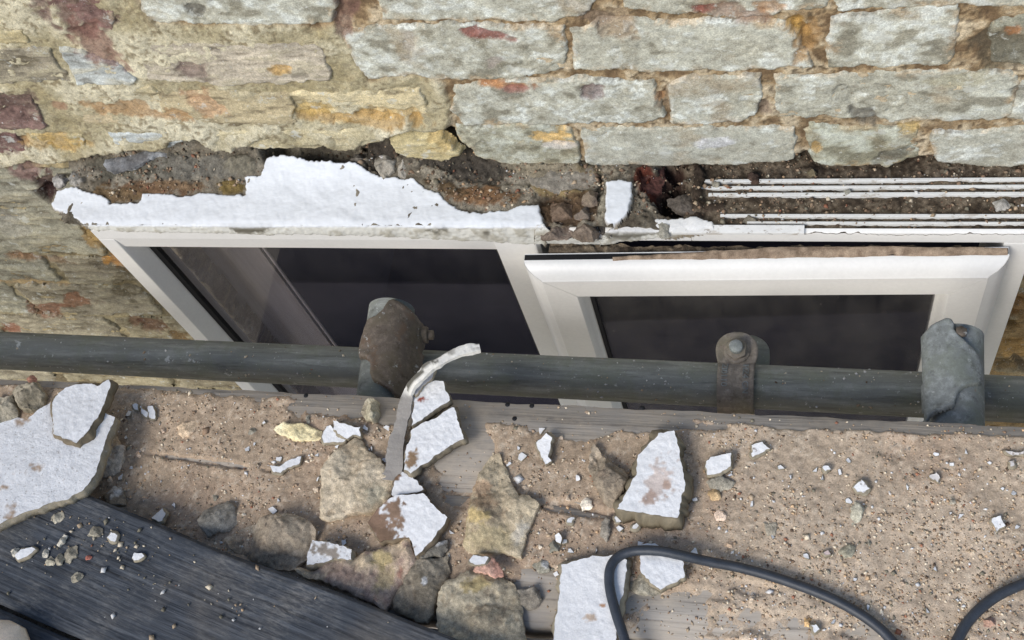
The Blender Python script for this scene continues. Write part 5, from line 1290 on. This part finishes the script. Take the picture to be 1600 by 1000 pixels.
bedstone(Z2([(868, 240), (900, 205), (975, 195), (975, 255), (930, 262)]), .022, .012, 'small grey brown stone under mortar edge left of pale stones', DK_ST, 123)
Z4 = lambda pts: zo(0, 200, 4.4444, pts)
bedstone(Z4([(712, 250), (730, 215), (860, 195), (1000, 160), (1100, 160), (1200, 90), (1300, 62), (1400, 62), (1475, 110), (1400, 165), (1290, 185), (1180, 205), (1080, 200), (1000, 240), (900, 285), (800, 305), (735, 285)]), .030, .010, 'long bluish grey slate wedge under the yellow mortar edge', (lin(120, 118, 116), lin(152, 156, 158), lin(92, 90, 88)), 124, flat=.8, name='slate_piece')
bedstone(Z4([(350, 340), (380, 300), (440, 310), (470, 345), (440, 380), (390, 410), (355, 390)]), .010, .013, 'pale grey stone at far left end of white ledge', (lin(146, 138, 126), lin(166, 160, 150), lin(126, 116, 102)), 125)
Z6 = lambda pts: zo(820, 230, 5, pts)
bedstone(Z6([(120, 655), (180, 625), (260, 585), (345, 580), (358, 640), (330, 690), (240, 705), (125, 705)]), -.004, .017, 'pale brown stone at left front of stones over the mullion', (lin(140, 118, 96), lin(160, 140, 118), lin(112, 90, 70)), 130, facets=5, flat=.1)
bedstone(Z6([(360, 680), (400, 640), (460, 580), (520, 535), (550, 580), (582, 660), (530, 710), (440, 715)]), -.004, .020, 'triangular brown stone at the front over the mullion', (lin(128, 106, 82), lin(148, 126, 100), lin(104, 84, 64)), 131, facets=4, flat=.0)
bedstone(Z6([(370, 480), (420, 440), (500, 445), (530, 490), (500, 550), (440, 590), (390, 600), (372, 540)]), .004, .022, 'grey brown stone behind the triangular stone', (lin(128, 110, 90), lin(146, 128, 106), lin(106, 88, 70)), 132, facets=5, flat=.1)
bedstone(Z6([(205, 430), (300, 425), (370, 440), (365, 540), (300, 545), (215, 565), (195, 520)]), .006, .016, 'rusty brown stone at left behind pale brown stone', (lin(116, 88, 60), lin(132, 104, 74), lin(92, 68, 48)), 133, facets=5, flat=.4)
bedstone(Z6([(545, 590), (590, 555), (630, 590), (640, 650), (600, 660), (560, 630)]), -.003, .014, 'small brown stone right of the triangular stone', DK_ST, 134)
bedstone(Z6([(440, 380), (520, 325), (570, 330), (560, 430), (500, 440), (440, 420)]), .010, .018, 'purplish brown brick lump behind stones over mullion', (lin(120, 96, 80), lin(140, 118, 88), lin(98, 76, 66)), 135, name='brick_fragment', cat='brick fragment')
bedstone(Z6([(10, 170), (120, 150), (260, 165), (300, 180), (540, 140), (555, 250), (540, 300), (400, 360), (180, 330), (60, 290), (20, 230)]), .010, .014, 'wide grey brown broken brick right of dark rubble under wall bricks', (lin(126, 114, 94), lin(146, 136, 116), lin(106, 92, 72)), 136, flat=.9, facets=4, name='brick_fragment', cat='brick fragment')
bedstone(Z6([(875, 140), (1000, 120), (1090, 140), (1085, 250), (1070, 340), (960, 370), (880, 400), (870, 280)]), -.004, .014, 'dark red brick fragment right of the upright white scrap', (lin(92, 46, 34), lin(116, 62, 44), lin(60, 34, 28)), 137, flat=.6, name='brick_fragment', cat='brick fragment')
bedstone(Z6([(1110, 400), (1200, 380), (1310, 330), (1345, 420), (1385, 510), (1290, 520), (1180, 510), (1120, 440)]), -.006, .012, 'dark brown stone at left end of the ribbed window head', (lin(84, 72, 60), lin(104, 92, 78), lin(62, 52, 44)), 138, flat=.6)
bedstone(Z6([(1030, 600), (1070, 585), (1130, 620), (1120, 690), (1070, 705), (1035, 660)]), .000, .010, 'grey pebble stuck on the crusty white lump', (lin(160, 154, 132),) * 3, 139, cat='pebble')
Z7 = lambda pts: zo(1080, 240, 6.154, pts)
bedstone(Z7([(540, 190), (590, 165), (650, 200), (668, 250), (610, 278), (560, 245)]), -.002, .013, 'dark rusty lump on the rearmost white rib', (lin(70, 50, 36), lin(90, 64, 44), lin(48, 36, 28)), 140)
bedstone(Z7([(205, 255), (240, 235), (265, 265), (255, 300), (215, 300)]), .001, .007, 'small grey pebble on the rearmost white rib', (lin(140, 132, 108),) * 3, 141, cat='pebble')
bedstone(Z7([(1120, 165), (1160, 148), (1212, 165), (1200, 205), (1140, 212)]), .002, .008, 'olive pebble in mortar behind the rear rib', (lin(120, 104, 64),) * 3, 142, cat='pebble')
bedstone(Z7([(1470, 350), (1510, 335), (1535, 375), (1490, 390)]), -.001, .008, 'pale pebble between second and third white ribs', (lin(166, 162, 140),) * 3, 143, cat='pebble')
bedstone(Z7([(510, 640), (545, 590), (600, 605), (610, 635), (560, 650)]), -.002, .008, 'grey brown pebble on the fourth white rib', (lin(126, 116, 92),) * 3, 144, cat='pebble')
bedstone([(1552, 314), (1568, 310), (1580, 318), (1576, 328), (1558, 328)], -.003, .008, 'pale grey pebble in the dirt trough near right end of ribs', (lin(168, 162, 148),) * 3, 145, cat='pebble')

# ---- grit: crumbs too small to pick apart
OCT = np.array([(1, 0, 0), (0, 1, 0), (-1, 0, 0), (0, -1, 0), (0, 0, 1), (0, 0, -1)], float)
OF = np.array([(0, 1, 4), (1, 2, 4), (2, 3, 4), (3, 0, 4), (1, 0, 5), (2, 1, 5), (3, 2, 5), (0, 3, 5)])
PAL = np.array([lin(158, 137, 114), lin(140, 117, 96), lin(176, 156, 130), lin(206, 192, 168), lin(120, 114, 98), (.60, .59, .57), lin(96, 80, 66), lin(150, 104, 82), lin(190, 160, 126)])
def grit(name, P, r, pal_p, label, flat=.6, br=1.0):
    n = len(P); k = RNG.choice(len(PAL), n, p=pal_p)
    sc = RNG.uniform(.6, 1.3, (n, 3)) * [1, 1, flat]
    jit = RNG.uniform(.65, 1.25, (n, 6, 1))
    th = RNG.uniform(0, 2 * np.pi, n); c, s = np.cos(th), np.sin(th)
    v = OCT[None] * jit * sc[:, None] * r[:, None, None]
    v = np.stack([v[..., 0] * c[:, None] - v[..., 1] * s[:, None], v[..., 0] * s[:, None] + v[..., 1] * c[:, None], v[..., 2] + v[..., 0] * RNG.uniform(-.4, .4, (n, 1))], 2)
    V = (P[:, None] + v).reshape(-1, 3)
    Fc = (OF[None] + (np.arange(n) * 6)[:, None, None]).reshape(-1, 3)
    col = np.repeat(PAL[k] * br * RNG.uniform(.8, 1.15, (n, 1)), 6, 0)
    tag(mk(name, V, Fc, M['grit'], None, col, smooth=False), label, 'grit', kind='stuff')
def scatter_boards(n, rlo, rhi, pw):
    px = np.stack([RNG.uniform(-40, 1640, n), RNG.uniform(590, 1010, n)], 1)
    P = onZ(px, BZ)
    rel = P[:, :2] - E0[:2]; v = rel @ bn
    z, a, b, bare = dust_h(P[:, 0], P[:, 1], False)
    ok = (v > .003) & (RNG.uniform(0, 1, n) < np.clip(.62 + .5 * a + .4 * b, .08, 1) * (1 - .82 * np.clip(bare, 0, 1))) & ((v < VEND - .004) | (v > VEND + .012))
    P[:, 2] = np.maximum(z, BZ)
    r = rlo * (rhi / rlo) ** (RNG.uniform(0, 1, n) ** pw)
    P[:, 2] += r * .25
    return P[ok], r[ok], px[ok]
P, r, px = scatter_boards(30000, .0006, .0019, 1.9)
grit('grit', P, r, [.26, .09, .25, .19, .07, .05, .03, .02, .04], 'fine sandy grit on the boards', .35, 1.3)
P, r, px = scatter_boards(620, .0015, .0044, 2.8)
dens = RNG.uniform(0, 1, len(P)) < np.where(px[:, 0] < 900, .95, .6)
grit('grit', P[dens], r[dens], [.15, .07, .18, .20, .13, .17, .03, .03, .04], 'coarse crumbs scattered on the boards', .45, 1.3)
# dried paint and mortar spots on the ledger tube
n = 210
t = RNG.uniform(0, 1580, n); th = np.radians(RNG.uniform(10, 150, n))
Ps = np.array([led(10 + x) for x in t]); Ps[:, 1] -= np.cos(th) * .0222; Ps[:, 2] += np.sin(th) * .0222
grit('paint_spots', Ps, .0007 * (3.6 ** (RNG.uniform(0, 1, n) ** 2.4)), [.05, .02, .1, .3, .05, .43, .01, .01, .03], 'dried paint and mortar spots on the tube', .45, 1.0)
# rubble crumbs in the bed and on the ribs
n = 9000
X = RNG.uniform(-.86, .36, n); Y = RNG.uniform(-.072, .03, n)
z, colb, b, c = bed_full(X, Y)
ppx = proj(np.stack([X, Y, z], 1))
ok = (sdpoly(ppx, PAINT) < -3) & (sdpoly(ppx, PATCH) < -2) & (sdpoly(ppx, LUMP) < -2) & (RNG.uniform(0, 1, n) < np.clip(.5 + .6 * b, .1, 1))
onrib = np.zeros(n, bool)
for ya, yb in RIB_Y: onrib |= (Y < ya + .0006) & (Y > yb - .0006) & (X > -.115)
ok &= ~onrib | (RNG.uniform(0, 1, n) < .16 + .5 * (X < -.02))
r = .0008 * (4.5 ** (RNG.uniform(0, 1, n) ** 2.4))
PP = np.stack([X, Y, np.where(onrib, .0012, z) + r * .3], 1)
grit('rubble_crumbs', PP[ok], r[ok], [.16, .2, .1, .06, .2, .03, .17, .05, .03], 'brown rubble crumbs on the ledge and ribs', .8)

# ---- loose little flakes and pebbles that can still be counted
ANCHORS = [((50, 730), 'largest dusty white slab'), ((395, 845), 'large brown lump by the plank'), ((555, 745), 'big tan triangular rock'), ((680, 690), 'white slabs beside the strip'), ((655, 815), 'half bare white slab'),
 ((755, 940), 'big bottom rock'), ((780, 790), 'tall two toned rock'), ((850, 700), 'upright white chip'), ((950, 740), 'dark angular stone'), ((1025, 745), 'large pointed white slab'), ((925, 930), 'tall rectangular white slab'),
 ((1035, 890), 'white slab under the cable'), ((1122, 735), 'grey bottomed white chip'), ((1185, 702), 'ragged white flake'), ((1155, 640), 'strap coupler'), ((1345, 760), 'star shaped white flake'), ((1335, 800), 'grey green flat flake'),
 ((1460, 745), 'pale pinkish flake'), ((1558, 820), 'square white flake near the edge'), ((1490, 650), 'grey coupler flap'), ((1325, 868), 'grey flake with pink chip'), ((290, 668), 'flat tan flake'), ((226, 642), 'row of three white flakes'),
 ((465, 672), 'yellowish flake'), ((446, 727), 'thin white sliver'), ((338, 806), 'rounded grey stone'), ((578, 640), 'angular stone on bare wood'), ((1300, 930), 'middle of the cable'), ((1204, 826), 'square grey flake'), ((1570, 930), 'right end of the cable')]
ORD = ['nearest', 'second nearest', 'third nearest', 'fourth nearest', 'fifth nearest', 'sixth nearest', 'seventh nearest', 'eighth nearest', 'ninth nearest', 'tenth nearest', 'eleventh nearest', 'twelfth nearest']
LOOSE = {'flake': [], 'pebble': []}
def label_loose():
    an = np.array([a[0] for a in ANCHORS], float)
    for kind, word in (('flake', 'tiny white flake, '), ('pebble', 'little loose pebble, ')):
        P = np.array([p for o, p in LOOSE[kind]]); D = np.linalg.norm(P[:, None] - an[None], axis=2); rank = np.argsort(np.argsort(D, axis=0), axis=0)
        for i, (o, p) in enumerate(LOOSE[kind]):
            k = int(np.lexsort((D[i], rank[i]))[0]) if rank[i].min() < 2 else int(np.argmin(D[i] + 400 * (rank[i] >= 12)))
            o['label'] = word + ORD[min(int(rank[i, k]), 11)] + ' one to the ' + ANCHORS[k][1]
def loose(n, px_lo, px_hi, kind, seed):
    rg = np.random.default_rng(seed)
    done = 0
    while done < n:
        p = np.array([rg.uniform(px_lo[0], px_hi[0]), rg.uniform(px_lo[1], px_hi[1])])
        w = onZ([p], BZ)[0]; z, a, b, bare = dust_h(np.array([w[0]]), np.array([w[1]]), False)
        v = (w[:2] - E0[:2]) @ bn
        if v < .006 or bare[0] > .6 or abs(v - VEND) < .014: continue
        if p[1] > 768 + (p[0] - 130) * .39 - 6 and p[0] < 730: continue
        k = rg.integers(4, 7); s = rg.uniform(3.5, 7.5) if kind == 'flake' else rg.uniform(3.5, 7)
        an = np.sort(rg.uniform(0, 2 * np.pi, k) * .35 + np.arange(k) * 2 * np.pi / k); rr = s * rg.uniform(.55, 1.15, k); st = rg.uniform(.55, 1.0); ro = rg.uniform(0, 6.28)
        q = np.stack([np.cos(an) * rr, np.sin(an) * rr * st], 1); q = np.stack([q[:, 0] * math.cos(ro) - q[:, 1] * math.sin(ro), q[:, 0] * math.sin(ro) + q[:, 1] * math.cos(ro)], 1)
        pts = [tuple(p + t) for t in q]
        if kind == 'flake':
            ob_ = slab(pts, max(z[0], BZ) - .0002, .0018, 'tiny loose white flake lying in the dust', white_top(), seed=5000 + seed + done, name='paint_chip', cat='paint chip', group='tiny white flakes in the dust', tilt=tuple(rg.uniform(-.3, .3, 2)), rough=.0005, skirt=.0006)
        else:
            cc = PAL[rg.choice([0, 2, 3, 4, 4, 8, 2])]
            ob_ = rock(pts, max(z[0], BZ) - .0005, rg.uniform(.003, .006), 'little brown or grey pebble lying in the dust', (cc, cc * 1.15, cc * .8), 6000 + seed + done, cat='pebble', name='pebble', group='little pebbles in the dust', rough=.0006, flat=.2)
        LOOSE[kind].append((ob_, p)); done += 1
loose(56, (180, 620), (1000, 1000), 'flake', 1)
loose(34, (1000, 690), (1600, 990), 'flake', 2)
loose(40, (170, 620), (1000, 1000), 'pebble', 3)
loose(16, (1000, 690), (1600, 990), 'pebble', 4)
label_loose()

# ================================================================== BLACK PLANKS, SHOE, CABLE
def black_plank(edge_px, far_px, zt, label, dz, loc):
    # edge_px, far_px: long edges traced at height zt
    A_ = catmull(onZ(edge_px, zt), 40); B_ = catmull(onZ(far_px, zt), 40)
    m = min(len(A_), len(B_)); ia = np.linspace(0, len(A_) - 1, 260).astype(int); ib = np.linspace(0, len(B_) - 1, 260).astype(int)
    A_, B_ = A_[ia], B_[ib]
    nv = 110; v = np.linspace(0, 1, nv); n = len(A_)
    P = A_[:, None] + (B_ - A_)[:, None] * v[None, :, None]
    wdt = np.linalg.norm(B_ - A_, axis=1).mean(); ln = np.linalg.norm(np.diff(A_, axis=0), axis=1).sum()
    Uu = np.repeat(np.linspace(0, ln, n), nv); Vv = np.tile(v * wdt, n)
    q = p3(Uu * .05, Vv, dz)
    g = fbm(q, 170, 3, 7000, .7); g2 = fbm(q * [1, 1, 1], 45, 3, 7010)
    Z = P.reshape(-1, 3)
    bev = np.minimum(Vv, wdt - Vv)
    Z[:, 2] += .0007 * g + .0006 * g2 - .004 * (1 - ss(0, .005, bev)) ** 2
    top = Z
    # sides and underside
    a0 = A_.copy(); b0 = B_.copy(); a0[:, 2] = b0[:, 2] = zt - .030
    a1 = top.reshape(n, nv, 3)[:, 0]; b1 = top.reshape(n, nv, 3)[:, -1]
    V = np.concatenate([top, a0, b0]); o = n * nv
    i = np.arange(n - 1)
    f = gridfaces(n, nv)
    fs = [f, np.stack([i * nv, (i + 1) * nv, o + i + 1, o + i], 1), np.stack([o + n + i, o + n + i + 1, (i + 1) * nv + nv - 1, i * nv + nv - 1], 1), np.stack([o + i, o + i + 1, o + n + i + 1, o + n + i], 1)]
    e0 = np.array([[o] + [k for k in range(nv)] + [o + n]]); e1 = np.array([[o + n - 1, o + 2 * n - 1] + [(n - 1) * nv + k for k in range(nv - 1, -1, -1)]])
    ob = mk('black_plank', V, fs + [e0, e1], M['black_wood'], None, None)
    # turn the grain along the plank: object axes follow its length
    d = A_[-1] - A_[0]; ang = math.atan2(d[1], d[0])
    R = mathutils.Matrix.Rotation(ang, 4, 'Z'); o3 = mathutils.Vector(A_[n // 2])
    Mx = mathutils.Matrix.Translation(o3) @ R
    ob.data.transform(Mx.inverted()); ob.matrix_world = Mx
    import bmesh
    bm = bmesh.new(); bm.from_mesh(ob.data); bmesh.ops.recalc_face_normals(bm, faces=bm.faces); bm.to_mesh(ob.data); bm.free()
    ob.data.set_sharp_from_angle(angle=math.radians(50))
    return tag(ob, label, 'plank')
black_plank([(-260, 590), (-60, 688), (130, 769), (250, 818), (350, 861), (500, 914), (600, 953), (720, 1000), (900, 1070)], [(-420, 740), (-200, 852), (0, 944), (130, 1000), (300, 1070), (450, 1130), (560, 1180), (680, 1220), (800, 1270)], PZ, 'black wood grained plank lying slantwise across the dusty board', 0, 0)
black_plank([(-425, 748), (-205, 860), (-3, 950), (127, 1006), (300, 1078), (450, 1138), (560, 1188), (680, 1228)], [(-560, 960), (-300, 1080), (-100, 1180), (30, 1240), (200, 1300), (350, 1360), (460, 1410), (600, 1450)], PZ - .001, 'second black plank at the bottom left corner, under the shoe', 5, 0)
# crumbs and flakes on the black plank
PS = PZ + .0006
for k, (pts, lab, w) in enumerate((
  ([(174, 560), (200, 540), (215, 545), (212, 565), (190, 580)], 'dull grey chip on black plank just below the big slab', 0), ([(305, 628), (330, 600), (355, 605), (352, 630), (325, 638)], 'flat grey chip on the black plank left of white chip', 0),
  ([(380, 635), (395, 614), (415, 628), (408, 648), (388, 645)], 'white star like chip on the black plank', 1), ([(200, 660), (225, 622), (240, 625), (225, 655), (208, 670)], 'grey white curl on black plank', 2), ([(54, 700), (75, 680), (115, 665), (128, 678), (110, 695), (65, 714)], 'long white flake on the black plank at left', 1),
  ([(224, 690), (240, 668), (266, 668), (264, 700), (240, 723), (228, 715)], 'squarish grey stone on the black plank', 0), ([(156, 712), (172, 700), (188, 715), (182, 732), (160, 730)], 'leftmost of two small dark grey stones on the black plank', 0), ([(192, 715), (210, 695), (226, 708), (215, 728), (196, 728)], 'right one of two small dark grey stones on the black plank', 0),
  ([(250, 775), (268, 760), (287, 770), (275, 788), (254, 790)], 'tan grey stone alone on the black plank', 0), ([(300, 704), (312, 697), (325, 703), (318, 713), (302, 713)], 'tiny red brick crumb on the black plank', 3), ([(470, 708), (478, 690), (505, 690), (513, 702), (495, 714), (476, 716)], 'white flake on right part of the black plank', 1),
  ([(35, 682), (48, 668), (66, 672), (64, 690), (45, 696)], 'pale grey stone beside the long white flake', 2), ([(146, 690), (155, 675), (164, 682), (160, 703), (148, 704)], 'narrow tan chip on the black plank', 2))):
    if w == 1: slab(A(pts), PS, .003, lab, white_top(), seed=200 + k, name='paint_chip', cat='paint chip')
    else: rock(A(pts), PS - .0004, .008 if w != 3 else .004, lab, {0: GREY_ST, 2: (lin(168, 160, 142),) * 3, 3: (lin(150, 84, 66),) * 3}[w], 200 + k, flat=.4, cat='stone' if w != 3 else 'crumb', name='rubble_stone')
n = 110
cl = np.array([(130, 812), (200, 850), (90, 850), (190, 870), (330, 950), (230, 905), (60, 880), (130, 830)]); j = RNG.integers(0, len(cl), n)
pp = cl[j] + RNG.normal(0, 1, (n, 2)) * [38, 16]; pp = np.concatenate([pp, np.stack([RNG.uniform(0, 620, 34), RNG.uniform(800, 1000, 34)], 1)])
ok = (pp[:, 1] > 770 + (pp[:, 0] - 130) * .40 + 8) & (pp[:, 0] > 0); pp = pp[ok]
r = .0007 * (5 ** (RNG.uniform(0, 1, len(pp)) ** 2.2)); Pg = onZ(pp, PS); Pg[:, 2] += r * .3
grit('grit', Pg, r, [.1, .05, .15, .2, .2, .22, .02, .03, .03], 'small crumbs scattered on the black plank', .7)

def shoe():
    tip = onZ([(22, 974)], PZ + .03)[0]
    d = np.array([-.55, -.83, 0]); s = np.array([-d[1], d[0], 0])
    root = empty('work_shoe', (tip[0] - .04, tip[1] - .06, PZ), 'beige fabric toe of a work shoe at the bottom left corner', 'shoe')
    n = 60; t = np.linspace(0, 1, n); L_ = .27
    w = .047 * np.sqrt(np.clip(1 - (1 - np.clip(t / .28, 0, 1)) ** 2, 0, 1)) * np.interp(t, [0, .28, .55, .85, 1], [1, 1, .80, .74, .30])
    hh = np.interp(t, [0, .06, .2, .45, .7, 1], [.010, .022, .030, .036, .042, .045])
    rings = []; m = 28
    for k in range(n):
        a = np.linspace(0, 2 * np.pi, m, endpoint=False)
        x = np.cos(a) * max(w[k], .0008); z = np.where(np.sin(a) > 0, np.abs(np.sin(a)) ** .8, 0) * hh[k]
        c = tip + d * (t[k] * L_)
        rings.append(np.stack([c[0] + s[0] * x, c[1] + s[1] * x, PZ + .012 + z], 1))
    V = np.concatenate(rings); fs = []
    k = np.arange(m); k2 = (k + 1) % m
    for i in range(n - 1): fs.append(np.stack([i * m + k, (i + 1) * m + k, (i + 1) * m + k2, i * m + k2], 1))
    o = mk('upper', V, [np.concatenate(fs)], M['shoe'], root)
    rs = []
    for k_ in range(n):
        c = tip + d * (t[k_] * (L_ - .01) + .006); ww = max(w[k_] - .004, .001)
        rs.append(np.array([c + s * ww + [0, 0, PZ + .014 - c[2]], c - s * ww + [0, 0, PZ + .014 - c[2]], c - s * ww + [0, 0, PZ + .001 - c[2]], c + s * ww + [0, 0, PZ + .001 - c[2]]]))
    V = np.concatenate(rs); fs = []
    k = np.arange(4); k2 = (k + 1) % 4
    for i in range(n - 1): fs.append(np.stack([i * 4 + k, (i + 1) * 4 + k, (i + 1) * 4 + k2, i * 4 + k2], 1))
    mk('sole', V, [np.concatenate(fs), np.array([[0, 1, 2, 3]]), np.array([[4 * n - 1, 4 * n - 2, 4 * n - 3, 4 * n - 4]])], M['gasket'], root, smooth=False)
shoe()

def cable():
    R_ = .0042
    pts = [((990, 1060), .016), ((976, 1000), .019), ((963, 960), .019), ((953, 920), .019), ((953, 890), .019), ((965, 871), .018), ((990, 861), .019), ((1030, 861), .021), ((1070, 869), .019), ((1110, 878), .014), ((1160, 888), .011), ((1220, 905), .010), ((1290, 931), .0095), ((1340, 957), .0095), ((1378, 985), .0095), ((1405, 1015), .0095), ((1432, 1040), .0095), ((1465, 1040), .0095), ((1490, 1010), .0095), ((1512, 972), .0098), ((1545, 940), .010), ((1585, 918), .011), ((1640, 900), .011), ((1720, 885), .010), ((1860, 880), .010), ((2020, 905), .010), ((2150, 960), .010), ((2230, 1060), .010), ((2250, 1180), .010)]
    P = catmull(np.array([onZ([p], BZ + h)[0] for p, h in pts]), 14)
    V, fs = sweep(P, circ(R_, 18))
    tag(mk('cable', V, fs, M['cable'], None, origin=P[0]), 'black rubber cable looping across the dusty boards', 'cable')
cable()
